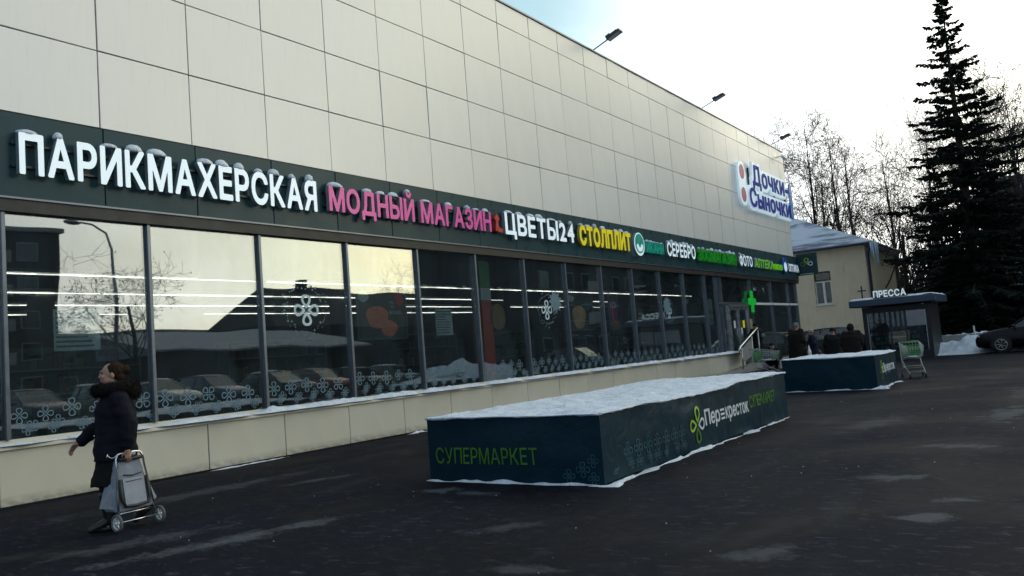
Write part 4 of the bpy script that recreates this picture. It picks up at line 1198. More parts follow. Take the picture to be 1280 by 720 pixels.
def hand(m, w, d, up, side, s=1.0, curl=0.7):
    """palm, four fingers and a thumb from wrist w along direction d; up = back of the hand; side = towards the thumb"""
    w, d, up, side = Vector(w), Vector(d).normalized(), Vector(up).normalized(), Vector(side).normalized()
    limb(m, [w - d * .03 * s, w + d * .02 * s], [.024 * s, .026 * s], 8)
    for q in (-1.2, -.4, .4, 1.2): limb(m, [w + d * .01 * s, w + d * .078 * s + side * q * .017 * s], [.019 * s, .0125 * s], 8)
    for q, L in ((1.2, .074), (.4, .082), (-.4, .077), (-1.2, .060)):
        p = w + d * .078 * s + side * q * .019 * s; dd = d.copy(); pts = [p]
        for k in range(3):
            dd = (dd - up * curl * (.45 + .25 * k)).normalized(); p = p + dd * L * s * (.42, .33, .25)[k]; pts.append(p)
        limb(m, pts, [.0095 * s, .0088 * s, .008 * s, .007 * s], 7)
    p = w + d * .022 * s + side * .026 * s; d1 = (d * .75 + side * .62 - up * .25).normalized(); d2 = (d * .95 + side * .15 - up * .3).normalized()
    limb(m, [p - side * .012 * s, p + d1 * .034 * s, p + d1 * .034 * s + d2 * .028 * s], [.014 * s, .0105 * s, .008 * s], 7)
def head(m, c, s=1.0, yaw=0.0):
    c = Vector(c); R = Matrix.Rotation(yaw, 3, 'Z')
    def e(p, r, n=14, k=10): m.ell((0, 0, 0), r, n, k); vs = m.v[-(2 + (k - 1) * n):]; m.v[-(2 + (k - 1) * n):] = [tuple(c + R @ ((Vector(v) + Vector(p)) * s)) for v in vs]
    e((-.012, 0, .020), (.098, .076, .095)); e((.028, 0, -.025), (.070, .060, .088))
    e((.058, 0, -.092), (.028, .032, .022)); e((.020, .036, -.055), (.05, .024, .05)); e((.020, -.036, -.055), (.05, .024, .05))
    e((.090, 0, .030), (.014, .046, .012)); e((.098, 0, -.010), (.013, .012, .030)); e((.108, 0, -.024), (.014, .014, .011))
    e((.086, 0, -.058), (.016, .023, .010)); e((.084, 0, -.072), (.014, .020, .008))
    e((.078, .038, -.022), (.018, .020, .016)); e((.078, -.038, -.022), (.018, .020, .016))
    for y in (-1, 1): e((-.012, y * .077, -.012), (.020, .010, .032), 10, 8)
def skin_noise(a, f): return lambda co: a * (mnoise.noise(co * f) + .5 * mnoise.noise(co * f * 2.7))
def folds(a): return lambda co: a * mnoise.noise((co.x * 5, co.y * 5, co.z * 9)) + a * .6 * mnoise.noise((co.x * 14, co.y * 14, co.z * 20))
t = NT('skin'); v_ = t.noise(t.coord(), 30, 4)
t.inp('Base Color', t.ramp(v_, [(0.3, (0.40, 0.215, 0.155)), (0.7, (0.47, 0.26, 0.19))])); t.inp('Roughness', .5); t.inp('Subsurface Weight', .08)
MAT['skin'] = t.m
def cloth(name, col, sc=220): return plain(name, col, .85, spec=.2, var=.25, scale=14, bump=.25, bscale=sc)
cloth('navy_coat', (0.0065, 0.0065, 0.013)); cloth('black_cloth', (0.009, 0.009, 0.010)); cloth('black_tights', (0.008, 0.008, 0.009)); plain('black_leather', (0.008, 0.008, 0.009), .4)
cloth('dark_brown_coat', (0.014, 0.011, 0.010)); cloth('charcoal_coat', (0.012, 0.012, 0.013)); cloth('blue_coat', (0.012, 0.016, 0.034)); cloth('grey_knit', (0.16, 0.17, 0.19), 90); cloth('pale_scarf', (0.30, 0.30, 0.31), 90)
plain('fur', (0.010, 0.008, 0.008), .9, spec=.15, var=.5, scale=40); plain('brown_hair', (0.026, 0.013, 0.008), .8, spec=.12, var=.4, scale=60); plain('lips', (0.30, 0.07, 0.07), .4); plain('eye_dark', (0.02, 0.015, 0.012), .2)
plain('trolley_cloth', (0.23, 0.25, 0.30), .7, var=.2, scale=8, bump=.3, bscale=160); plain('trolley_black', (0.014, 0.014, 0.016), .5); plain('tyre_grey', (0.11, 0.115, 0.12), .7); plain('rim_white', (0.62, 0.64, 0.66), .35)

# the woman walking along the shop with her trolley
W = thing('person', 'woman in a dark coat with fur collar pulling a grey shopping trolley past the windows', 'person', (-8.09, 4.575, 0), math.atan2(-.87, -.5))
m = MB()
hc = (.035, 0, 1.545); head(m, hc, 1.0)
limb(m, [(.0, 0, 1.34), (.012, 0, 1.46)], [.058, .052])
torso(m, [(.80, .0, 0, .12, .165), (.92, 0, 0, .115, .16), (1.05, .0, 0, .10, .14), (1.20, .005, 0, .115, .155), (1.32, 0, 0, .095, .165), (1.37, 0, 0, .06, .09)])
AR = [(-.01, -.175, 1.29), (.13, -.235, 1.06), (.345, -.20, .885)]; AL = [(-.02, .175, 1.29), (-.105, .225, 1.04), (-.085, .235, .80)]
limb(m, AR, [.050, .042, .027]); limb(m, AL, [.050, .042, .027])
hand(m, (.352, -.198, .88), (.75, .05, -.66), (.6, -.5, .6), (.55, .7, .45), 1.0, .75)
hand(m, (-.085, .235, .79), (-.05, .02, -1), (-.1, 1, 0), (1, .1, 0), 1.0, 1.25)
LL = [(.01, .085, .84), (.13, .085, .47), (.085, .085, .10)]; LR = [(.0, -.085, .84), (-.04, -.085, .46), (-.24, -.085, .24)]
for L in (LL, LR): limb(m, L, [.085, .056, .038])
limb(m, [(.085, .085, .07), (.17, .085, .045), (.21, .085, .04)], [.034, .028, .022]); limb(m, [(-.24, -.085, .21), (-.19, -.085, .11), (-.16, -.085, .07)], [.036, .030, .024])
link('body', voxel(m, .0065, 3, None, 'body', [MAT['skin']]), W)
m = MB()       # coat with sleeves
torso(m, [(.685, .02, 0, .205, .225), (.78, .02, 0, .205, .232), (.92, .015, 0, .192, .225), (1.06, .012, 0, .188, .215), (1.18, .012, 0, .190, .215), (1.28, .0, 0, .165, .210), (1.35, 0, 0, .125, .165), (1.40, 0, 0, .09, .10)], 26)
limb(m, [AR[0], AR[1], (.325, -.203, .90)], [.098, .080, .060]); limb(m, [AL[0], AL[1], (-.085, .234, .835)], [.098, .088, .066])
cm = voxel(m, .011, 3, lambda co: folds(.013)(co) + .006 * mnoise.noise((co.x * 4, co.y * 4, co.z * 16)), 'coat', [MAT['navy_coat']])
cm_o = link('coat', cm, W)
bme_ = MB().ell((0, 0, 0), (.010, .012, .012), 8, 6).mesh('coat_button', MAT['chrome'])
for z in (1.22, 1.08, .94, .82): link('coat_button', bme_, W, (.205, .03, z))
m = MB(); m.tube([(.05 + .045 * math.cos(a), .236, .80 + .06 * math.sin(a) - .02) for a in np.linspace(-2.6, -.5, 9)], .006, 6); m.tube([(.09, .236, .765), (.10, .24, .72)], .008, 6)
link('coat_buckle', m.mesh('coat_buckle', MAT['chrome']), W)
m = MB()
torso(m, [(.445, .055, 0, .205, .20), (.50, .05, 0, .20, .20), (.62, .03, 0, .19, .20), (.74, .01, 0, .18, .20)], 24)
link('skirt', voxel(m, .014, 2, folds(.01), 'skirt', [MAT['black_cloth']]), W)
m = MB()
for L in (LL, LR): limb(m, [Vector(L[0]).lerp(Vector(L[1]), .4), L[1], L[2]], [.082, .062, .046])
link('tights', voxel(m, .010, 2, None, 'tights', [MAT['black_tights']]), W)
for nm, ank, toe, heel in (('boot', (.09, .085, .11), (.265, .085, .032), (.055, .085, .03)), ('boot', (-.245, -.085, .235), (-.135, -.085, .05), (-.30, -.085, .185))):
    m = MB(); a, tt, h = Vector(ank), Vector(toe), Vector(heel)
    kn = Vector((.125, .085, .36)) if ank[1] > 0 else Vector((-.09, -.085, .40))
    limb(m, [kn, a], [.064, .055]); limb(m, [a, h], [.052, .034]); limb(m, [a, a.lerp(tt, .6), tt], [.05, .042, .030]); limb(m, [h, h.lerp(tt, .5), tt], [.032, .034, .028])
    link(nm, voxel(m, .009, 2, None, 'boot', [MAT['black_leather']]), W)
m = MB()       # hair: cap, bun and loose strands
m.ell((hc[0] - .034, 0, hc[2] + .032), (.098, .087, .092), 20, 12); m.ell((hc[0] - .125, 0, hc[2] + .035), (.052, .056, .052), 16, 10); m.ell((hc[0] - .07, 0, hc[2] - .03), (.06, .075, .06), 14, 10)
hm = voxel(m, .008, 2, lambda co: .006 * mnoise.noise((co.x * 60, co.y * 60, co.z * 18)) + .004 * mnoise.noise(co * 30), 'hair', [MAT['brown_hair']])
hair = link('hair', hm, W)
m = MB(); r = random.Random(5)
for k in range(130):
    a = r.uniform(0, 2 * PI); b = r.uniform(-.3, 1.4)
    c = Vector((hc[0] - .125, 0, hc[2] + .035)) if k % 2 else Vector((hc[0] - .034, 0, hc[2] + .03))
    R_ = .05 if k % 2 else .088
    p = c + Vector((math.cos(a) * math.cos(b) * R_ * (1.05 if k % 2 else -abs(1)), math.sin(a) * math.cos(b) * R_, math.sin(b) * R_))
    d = Vector((r.uniform(-1, 1), r.uniform(-1, 1), r.uniform(-.5, 1))) * .03
    m.tube([p, p + d * .6, p + d + Vector((0, 0, -.006))], [.0012, .001, .0006], 3)
link('loose_strands', m.mesh('loose_strands', MAT['brown_hair']), hair)
m = MB(); r = random.Random(9)   # fur collar with the hood lying behind
for k in range(26):
    a = 2 * PI * k / 26; q = .5 - .5 * math.cos(a)
    m.ell((.155 * math.cos(a) + .01, .165 * math.sin(a), 1.385 + .028 * q), (.062 - .004 * q, .062, .058 + .014 * q), 10, 8)
m.ell((-.14, 0, 1.36), (.09, .15, .10), 14, 10)
fm = voxel(m, .012, 2, skin_noise(.010, 26), 'fur_collar', [MAT['fur']])
fur = link('fur_collar', fm, W)
m = MB()
for v in fm.vertices:
    if r.random() < .75:
        p = v.co; d = (v.normal + Vector((r.uniform(-.6, .6), r.uniform(-.6, .6), r.uniform(-.7, .5)))).normalized() * r.uniform(.018, .042)
        s_ = d.orthogonal().normalized() * .0022; m.add([p + s_, p - s_, p + d], [(0, 1, 2)])
o = link('fur_strands', m.mesh('fur_strands', MAT['fur']), fur); o['kind'] = 'stuff'
for y in (-.031, .031): m = MB(); m.ell((hc[0] + .080, y, hc[2] + .010), (.009, .014, .007), 8, 6); link('eye', m.mesh('eye', MAT['eye_dark']), W); m = MB(); m.tube([(hc[0] + .088, y * .5, hc[2] + .034), (hc[0] + .082, y * 1.65, hc[2] + .032)], .0035, 5); link('eyebrow', m.mesh('eyebrow', MAT['brown_hair']), W)
m = MB().ell((hc[0] + .094, 0, hc[2] - .066), (.009, .021, .009), 10, 6); link('lips', m.mesh('lips', MAT['lips']), W)

# her shopping trolley
T = thing('shopping_trolley', 'grey two wheeled shopping trolley held by the walking woman', 'trolley', (-7.885, 4.64, 0.006), math.radians(4))
def lean(x, y, z): return (x - .02 * z, y - .10 * z, z)
m = MB()
for sy in (-1, 1):
    pts = [lean(.015, sy * .205, .10), lean(.015, sy * .185, .30), lean(.015, sy * .150, .60), lean(.015, sy * .145, .70)]
    if sy < 0: L0 = pts
m.tube(L0 + [lean(.015, -.12, .745), lean(.015, -.06, .755), lean(.015, .06, .755), lean(.015, .12, .745)] + [lean(.015, .145, .70), lean(.015, .150, .60), lean(.015, .185, .30), lean(.015, .205, .10)], .0105, 8)
link('frame', m.mesh('frame', MAT['chrome']), T)
m = MB(); m.tube([lean(.018, -.12, .69), lean(.018, .12, .69)], .030, 8, flat=.6); link('grip_bar', m.mesh('grip_bar', MAT['trolley_black']), T)
m = MB(); m.tube([lean(.03, -.05, .735), lean(.03, .05, .735)], .021, 8); link('grip', m.mesh('grip', MAT['trolley_cloth']), T)
m = MB()
m.tube([(0.0, -.225, .085), (0.0, .225, .085)], .009, 8); m.tube([lean(.01, -.2, .17), lean(.01, .2, .17)], .009, 6)
link('axle', m.mesh('axle', MAT['chrome']), T)
rg = []
for z, x0, x1, hw in ((.185, -.20, .0, .205), (.20, -.23, .004, .22), (.28, -.26, .006, .235), (.36, -.235, .008, .215), (.50, -.19, .008, .175), (.62, -.15, .008, .145), (.68, -.12, .006, .13), (.695, -.10, 0, .11)):
    ring = []
    for k in range(40):
        a = 2 * PI * k / 40; c, s_ = math.cos(a), math.sin(a); e = 2 / 5.0
        ring.append(lean((x0 + x1) / 2 + (x1 - x0) / 2 * abs(c) ** e * (1 if c > 0 else -1), hw * abs(s_) ** e * (1 if s_ > 0 else -1), z))
    rg.append(ring)
m = MB().rings(rg)
bag = link('bag', voxel(m, .010, 2, lambda co: .009 * mnoise.noise((co.x * 9, co.y * 9, co.z * 7)) + .004 * mnoise.noise(co * 28), 'bag', [MAT['trolley_cloth']]), T)
for sy in (-1, 1):       # pointed side gussets
    m = MB().add([lean(-.03, sy * .19, .46), lean(-.03, sy * .215, .22), lean(-.10, sy * .315, .245), lean(-.15, sy * .19, .46), lean(-.16, sy * .215, .22)], [(0, 1, 2), (0, 2, 3), (3, 2, 4), (1, 4, 2)])
    link('side_gusset', m.mesh('side_gusset', MAT['trolley_cloth']), bag)
m = MB().box(.012, .030, -.115, .115, .24, .50); m.v = [lean(*v) for v in m.v]; link('front_pocket', m.mesh('front_pocket', plain('pocket_cloth', (0.30, 0.33, 0.38), .65, var=.15, scale=9)), bag)
m = MB()
m.tube([lean(.028, -.145, .50), lean(.03, -.15, .30), lean(.03, -.12, .235), lean(.03, 0, .225), lean(.03, .12, .235), lean(.03, .15, .30), lean(.028, .145, .50)], .017, 8)
link('bumper', m.mesh('bumper', MAT['trolley_black']), T)
m = MB(); m.tube([lean(.024, -.10, .54), lean(.026, 0, .525), lean(.024, .10, .54)], .006, 5); m.tube([lean(.032, -.09, .47), lean(.032, .09, .475)], .004, 5); m.box(.03, .036, .085, .097, .43, .475); link('zip', m.mesh('zip', MAT['trolley_black']), bag)
tyre = MB(); rim = MB()
for k in range(24):
    pass
tp = [(.072 * math.cos(a), 0, .072 * math.sin(a)) for a in np.linspace(0, 2 * PI, 25)]
tyre.tube(tp, .015, 8, cap=False)
rim.tube([(.056 * math.cos(a), 0, .056 * math.sin(a)) for a in np.linspace(0, 2 * PI, 21)], .008, 6, cap=False)
rim.tube([(0, -.018, 0), (0, .018, 0)], .017, 10)
for k in range(6):
    a = 2 * PI * k / 6; rim.tube([(.012 * math.cos(a), 0, .012 * math.sin(a)), (.055 * math.cos(a), 0, .055 * math.sin(a))], .0075, 5)
tyre_me, rim_me = tyre.mesh('tyre', MAT['tyre_grey']), rim.mesh('rim', MAT['rim_white'])
for x, y in ((0, -.235), (0, .235), (-.07, .19), (-.07, -.19)):
    if x == 0: w = link('wheel', tyre_me, T, (x + .01, y, .087))
    else: continue
    # wheels turn about the axle (local y); tilt their face slightly to the camera
    link('rim', rim_me, w)

def stand(label, loc, rz, H, coat, hat, coat_len=.45, bulk=1.0, pose='stand', trousers='black_cloth', head_yaw=0, scarf=None, hatkind='knit'):
    k = H / 1.70
    P = thing('person', label, 'person', loc, rz)
    dx = 0.0
    if pose == 'crouch': hipz, shx, shz, hx, hz = .42, .26, .80, .40, .93
    else: hipz, shx, shz, hx, hz = .88, .02, 1.40, .05, 1.585
    hip = Vector((0, 0, hipz)); sh = Vector((shx, 0, shz)); hd = Vector((hx, 0, hz))
    if pose == 'crouch':
        legs = [[(.0, s * .10, hipz), (.38, s * .14, .46), (.12, s * .12, .09), (.26, s * .12, .035)] for s in (-1, 1)]
        arms = [[(shx, s * .19, shz - .03), (shx + .16, s * .24, shz - .27), (shx + .36, s * .14, shz - .33)] for s in (-1, 1)]
    elif pose == 'walk':
        legs = [[(.0, .10, hipz), (.16, .10, .48), (.10, .10, .09), (.25, .10, .03)], [(.0, -.10, hipz), (-.02, -.10, .47), (-.26, -.10, .16), (-.14, -.10, .04)]]
        arms = [[(shx, .20, shz), (.20, .26, 1.12), (.42, .16, 1.08)], [(shx, -.20, shz), (.10, -.27, 1.12), (.32, -.22, 1.0)]]
    else:
        legs = [[(.0, s * .10, hipz), (.02, s * .10, .48), (-.02, s * .10, .09), (.14, s * .12, .035)] for s in (-1, 1)]
        arms = [[(shx, s * .20, shz), (-.0, s * .29, 1.12), (.14, s * .24, .90)] for s in (-1, 1)]
    S = lambda p: tuple(Vector(p) * k)
    m = MB(); head(m, S(hd), k * 1.02, head_yaw)
    limb(m, [S(sh), S(hd - Vector((.02, 0, .08)))], [.06 * k, .055 * k])
    limb(m, [S(hip), S(hip.lerp(sh, .5)), S(sh - Vector((0, 0, .06)))], [.14 * k, .13 * k, .12 * k], 14)
    for L in legs: limb(m, [S(p) for p in L], [.08 * k, .055 * k, .038 * k, .032 * k])
    for A in arms:
        limb(m, [S(p) for p in A], [.05 * k, .04 * k, .028 * k])
        d = Vector(A[2]) - Vector(A[1]); hand(m, S(A[2]), d, (0, 1 if A[0][1] > 0 else -1, .2), (1, 0, .2), k, .7)
    link('body', voxel(m, .012 * k, 2, None, 'body', [MAT['skin']]), P)
    m = MB(); ax = (sh - hip).normalized()
    if pose == 'crouch':
        limb(m, [S(hip + Vector((-.02, 0, -.02))), S(hip.lerp(sh, .5) + Vector((-.04, 0, .03))), S(sh + Vector((-.03, 0, -.03)))], [.19 * k * bulk, .19 * k * bulk, .15 * k * bulk], 16)
        for q in (-1, 1): m.ell(S(sh + Vector((-.02, q * .12, -.03))), (.11 * k, .12 * k, .10 * k))
    else:
        b = bulk; lo = hipz - coat_len
        torso(m, [(z * k, .01 * k, 0, rx * k * b, ry * k * b) for z, rx, ry in ((lo, .20, .25), (lo + .02, .205, .255), (.95, .185, .235), (1.15, .18, .23), (1.30, .17, .235), (1.40, .13, .20), (1.47, .08, .10))], 22)
    for A in arms: limb(m, [S(A[0]), S(A[1]), S(Vector(A[1]).lerp(Vector(A[2]), .93))], [.095 * k * bulk, .08 * k * bulk, .06 * k])
    link('coat', voxel(m, .018 * k, 3, folds(.012), 'coat', [MAT[coat]]), P)
    m = MB()
    for L in legs: limb(m, [S(p) for p in L[:3]], [.10 * k, .075 * k, .06 * k])
    link('trousers', voxel(m, .016 * k, 2, folds(.008), 'trousers', [MAT[trousers]]), P)
    for L in legs:
        m = MB(); a, t_ = Vector(L[2]), Vector(L[3]); limb(m, [S(a + Vector((0, 0, .10))), S(a), S(t_)], [.06 * k, .055 * k, .038 * k]); limb(m, [S(a + Vector((-.04, 0, -.04))), S(t_ + Vector((-.02, 0, 0)))], [.035 * k, .03 * k])
        link('boot', voxel(m, .014 * k, 2, None, 'boot', [MAT['black_leather']]), P)
    m = MB(); c = hd + Vector((-.012, 0, .045))
    if hatkind == 'hood':
        m.ell(S(c + Vector((-.035, 0, -.02))), (.125 * k, .115 * k, .14 * k), 16, 10); m.ell(S(sh + Vector((-.06, 0, .02))), (.12 * k, .17 * k, .09 * k), 14, 8)
    elif hatkind == 'cap':
        m.ell(S(c), (.112 * k, .092 * k, .075 * k), 16, 8); m.ell(S(c + Vector((.10, 0, -.02))), (.06 * k, .065 * k, .012 * k), 12, 6)
    else:
        m.ell(S(c + Vector((0, 0, .012))), (.115 * k, .098 * k, .092 * k), 16, 10); m.tube([S(c + Vector((.11 * math.cos(a), .094 * math.sin(a), -.015))) for a in np.linspace(0, 2 * PI, 17)], .020 * k, 6)
    link('hood' if hatkind == 'hood' else 'hat', voxel(m, .013 * k, 2, skin_noise(.004, 40), 'hat', [MAT[hat]]), P)
    if scarf:
        m = MB(); m.tube([S(sh + Vector((.02 + .10 * math.cos(a), .11 * math.sin(a), .09 + .01 * math.sin(3 * a)))) for a in np.linspace(0, 2 * PI, 17)], .045 * k, 8)
        link('scarf', voxel(m, .014 * k, 2, skin_noise(.006, 30), 'scarf', [MAT[scarf]]), P)
    return P
AWAY = math.radians(95)
p1 = stand('person in black with a backpack stepping in at the glass entrance door', (-10.95, 33.6, .296), math.radians(150), 1.58, 'black_cloth', 'black_cloth', .25, 1.05, 'walk')
m = MB(); m.ell((0, 0, 0), (.10, .14, .20), 14, 10)
bp = thing('backpack', 'grey blue backpack on the back of the person at the entrance', 'backpack', (-10.70, 33.46, 1.42), math.radians(150))
link('pack', voxel(m, .02, 2, folds(.01), 'pack', [MAT['blue_coat']]), bp)
m = MB(); m.ell((-.09, 0, -.05), (.05, .10, .09), 12, 8); link('pack_pocket', m.mesh('pack_pocket', MAT['grey_knit']), bp)
stand('person in a black cap crouching beside the shopping cart', (-9.35, 30.0, 0), math.radians(-60), 1.78, 'black_cloth', 'black_cloth', .2, 1.0, 'crouch', hatkind='cap')
stand('bulky person in a long dark coat and grey knitted hat seen from behind', (-8.05, 28.9, 0), math.radians(60), 1.71, 'dark_brown_coat', 'grey_knit', .5, 1.28)
stand('person in a navy coat with pale hood beside the bulky figure in a grey hat', (-7.95, 30.6, 0), math.radians(200), 1.45, 'blue_coat', 'pale_scarf', .35, 1.12, hatkind='knit')
stand('shorter dark figure with hood up, second from the kiosk, back turned', (-6.20, 26.2, 0), AWAY, 1.44, 'charcoal_coat', 'charcoal_coat', .4, 1.15, hatkind='knit')
stand('dark hooded figure standing next to the press kiosk corner, back turned', (-5.45, 25.2, 0), AWAY, 1.50, 'dark_brown_coat', 'dark_brown_coat', .4, 1.22, hatkind='hood')
m = MB().rings([[(x, y, z) for x, y in ((-.05 * q, -.12 * q), (.05 * q, -.12 * q), (.05 * q, .12 * q), (-.05 * q, .12 * q))] for z, q in ((0, .8), (.1, 1.1), (.3, 1.0), (.42, .5), (.52, .12))])
cb = thing('carrier_bag', 'white carrier bag hanging beside the bulky person in the long coat', 'bag', (-7.62, 28.75, .42), .4)
link('bag', voxel(m, .02, 2, folds(.015), 'bag', [MAT['white_paint']]), cb)
# ------------------------------------------------------------------ press kiosk
plain('kiosk_dark', (0.010, 0.012, 0.016), .45); plain('kiosk_roof', (0.035, 0.055, 0.095), .4); plain('kiosk_in', (0.05, 0.06, 0.062), .8)
KX0, KX1, KY = -7.32, -4.80, 36.3
K = thing('press_kiosk', 'dark press kiosk with white letters ПРЕССА standing on its flat snowy roof', 'kiosk', ((KX0 + KX1) / 2, KY, 0))
m = MB()
m.box(KX0, KX0 + .16, KY, KY + 2.6, 0, 2.16); m.box(KX1 - .16, KX1, KY, KY + 2.6, 0, 2.16)
m.box(KX0 + .162, KX1 - .162, KY + .01, KY + .12, 0, .30); m.box(KX0 + .162, KX1 - .162, KY + .01, KY + .12, 1.92, 2.16)
m.box(KX0 + .162, KX1 - .162, KY + 2.45, KY + 2.6, 0, 2.16)
part('wall', m, MAT['kiosk_dark'], K)
m = MB(); m.cham(KX0 - .38, KX1 + .33, KY - .55, KY + 2.9, 2.20, 2.48, .03, axis=1); part('roof', m, MAT['kiosk_roof'], K)
m = snow_sheet(KX0 - .36, KX1 + .31, KY - .52, KY + 2.88, 24, 20, lambda x, y: .07 + .03 * mnoise.noise((x * 1.5, y * 1.5, 4)), .1)
m.v = [(x, min(max(y, KY - .53), KY + 2.88), z + 2.479) for x, y, z in m.v]; part('roof_snow', m, MAT['snow'], K)
part('floor', MB().box(KX0 + .16, KX1 - .16, KY + .13, KY + 2.4, .02, .1), MAT['kiosk_in'], K)
xs_ = [KX0 + .165, -6.30, -5.72, KX1 - .165]
for a in xs_: part('window_frame', MB().box(a - .03, a + .03, KY + .03, KY + .10, .302, 1.918), MAT['grey_steel'] if a in (xs_[0], xs_[3]) else MAT['black_metal'], K)
for a, b in zip(xs_[:-1], xs_[1:]): part('window_pane', MB().box(a + .032, b - .032, KY + .055, KY + .07, .303, 1.917), MAT['house_glass'], K)
r = random.Random(21); mags = [plain('cover_%s' % n_, c_, .5) for n_, c_ in (('red', (.35, .07, .06)), ('yellow', (.45, .36, .10)), ('blue', (.10, .18, .36)), ('green', (.12, .28, .14)), ('pale', (.5, .5, .47)))] + [MAT['print_white'], MAT['sticker_pale'], dark_print]
m = MB()
for z in np.arange(.4, 1.85, .19):
    x = KX0 + .2
    while x < KX1 - .35:
        w = r.uniform(.12, .2)
        if not (-6.25 < x < -5.78 and z > .9): m.box(x, x + w - .015, KY + .30, KY + .315, z, z + r.uniform(.13, .17), r.randrange(8))
        x += w
o = part('magazines', m, mags, K); o['kind'] = 'stuff'
part('counter', MB().box(-6.26, -5.76, KY - .12, KY + .02, .86, .90), MAT['grey_steel'], K)
part('inner_shelf', MB().box(KX0 + .17, KX1 - .17, KY + .32, KY + .34, .12, 1.9), MAT['kiosk_in'], K)
for c in layout('ПРЕССА', -6.72, -5.50, 2.54, .26, .03, .12):
    part('letter', letters_mb(c, lambda u, v, d: (u, KY - .50 - d, v), .05), [MAT['acrylic_white'], MAT['letter_side']], K)
part('letter_rail', MB().box(-6.75, -5.45, KY - .49, KY - .46, 2.50, 2.58), MAT['black_metal'], K)
m = MB(); m.box(-7.215, -7.165, KY - .3, KY - .26, 2.50, 3.08); m.box(-7.36, -7.216, KY - .295, KY - .265, 2.85, 2.90); m.box(-7.164, -7.02, KY - .295, KY - .265, 2.85, 2.90)
part('roof_cross', m, MAT['black_metal'], K)
m = MB(); m.ell((-4.98, KY - .30, 2.14), (.05, .05, .03), 10, 6); part('lamp', m, MAT['white_paint'], K)

# ------------------------------------------------------------------ beige house behind
t = NT('stucco'); p = t.coord(); v = t.noise(p, 1.2, 6, .6)
c = t.mix(t.mr(v, .35, .7, 0, 1), (0.66, 0.565, 0.41), (0.59, 0.50, 0.36))
c = t.mix(t.mr(t.noise(t.coord((2, 2, .3)), 3, 6), .55, .75, 0, .4), c, (.30, .25, .18))
t.inp('Base Color', c); t.inp('Roughness', .9); t.bump(t.noise(p, 40, 4), .3, .01); MAT['stucco'] = t.m
t = NT('roof_metal'); v = t.noise(t.coord((.35, 1.2, 1.2)), .9, 6, .6, .3)
c = t.mix(t.mr(v, .38, .50, 0, 1), (.10, .13, .20), (.48, .53, .62)); t.inp('Base Color', c); t.inp('Roughness', .6); MAT['roof_metal'] = t.m
plain('gutter', (.03, .045, .075), .5); plain('plastic_white', (.62, .64, .66), .4); plain('ice_blue', (.40, .50, .62), .2)
HX0, HX1, HY0, HY1, HZ = -26.0, -10.45, 54.6, 64.5, 6.55
Hs = thing('beige_house', 'two storey beige stucco house with snowy hipped roof beyond the supermarket', 'house', ((HX0 + HX1) / 2, HY0, 0))
wx0, wx1, wz0, wz1 = -13.70, -12.66, 3.0, 5.12
m = MB()
m.box(HX0, wx0, HY0, HY0 + .4, 0, HZ); m.box(wx1, HX1, HY0, HY0 + .4, 0, HZ)
m.box(wx0, wx1, HY0, HY0 + .4, 0, wz0); m.box(wx0, wx1, HY0, HY0 + .4, wz1, HZ)
m.box(HX1 - .4, HX1 - .001, HY0 + .4, HY1, 0, HZ); m.box(HX0, HX0 + .4, HY0 + .4, HY1, 0, HZ); m.box(HX0 + .4, HX1 - .4, HY1 - .4, HY1 - .001, 0, HZ)
part('wall', m, MAT['stucco'], Hs)
part('wall_band', MB().box(HX0, HX1 + .02, HY0 - .03, HY0 - .002, 1.42, 1.50), MAT['stucco'], Hs)
m = MB(); e = .55; A = [(HX0 - e, HY0 - e, HZ + .10), (HX1 + e, HY0 - e, HZ + .10), (HX1 + e, HY1 + e, HZ + .10), (HX0 - e, HY1 + e, HZ + .10), (HX0 + 6, 59.5, 9.85), (-16.6, 59.5, 9.85)]
B = [(x, y, z - .14) for x, y, z in A[:4]]
m.add(A + B, [(0, 1, 5, 4), (1, 2, 5), (2, 3, 4, 5), (3, 0, 4), (6, 7, 1, 0), (7, 8, 2, 1), (8, 9, 3, 2), (9, 6, 0, 3), (9, 8, 7, 6)])
part('roof', m, MAT['roof_metal'], Hs)
m = MB().tube([(HX0 - e, HY0 - e - .08, HZ - .02), (HX1 + e + .05, HY0 - e - .08, HZ - .04), (HX1 + e + .05, HY1, HZ - .04)], .085, 8); part('gutter', m, MAT['gutter'], Hs)
m = MB().tube([(HX1 + e, HY0 - e, HZ - .10), (HX1 + .16, HY0 - .06, HZ - .55), (HX1 + .16, HY0 - .06, .2)], .10, 8); part('downpipe', m, MAT['gutter'], Hs)
m = MB(); r = random.Random(4)
for k in range(16):
    x, y = HX1 + e + r.uniform(-.1, .25), HY0 - e + r.uniform(-.2, .5); L = r.uniform(.3, 1.7)
    part('icicle', MB().tube([(x, y, HZ), (x + .01, y, HZ - L * .5), (x, y, HZ - L)], [.06, .04, .006], 6), MAT['ice_blue'], Hs)
w = part('window', MB().box(wx0 + .001, wx1 - .001, HY0 + .26, HY0 + .28, wz0 + .001, wz1 - .001), MAT['dark_frame'], Hs)
m = MB(); zt = wz1 - .62
def fr(m, x0, x1, z0, z1, t=.07, y0=HY0 + .12, y1=HY0 + .2):
    m.box(x0, x0 + t, y0, y1, z0, z1); m.box(x1 - t, x1, y0, y1, z0, z1); m.box(x0 + t, x1 - t, y0, y1, z0, z0 + t); m.box(x0 + t, x1 - t, y0, y1, z1 - t, z1)
xm = (wx0 + wx1) / 2 + .02
fr(m, wx0 + .01, xm, wz0 + .01, zt); fr(m, xm + .002, wx1 - .01, wz0 + .01, zt)
part('frame', m, MAT['plastic_white'], w)
m = MB(); fr(m, wx0 + .01, wx1 - .01, zt + .01, wz1 - .01, .08); part('frame', m, plain('old_wood', (.07, .045, .03), .7), w)
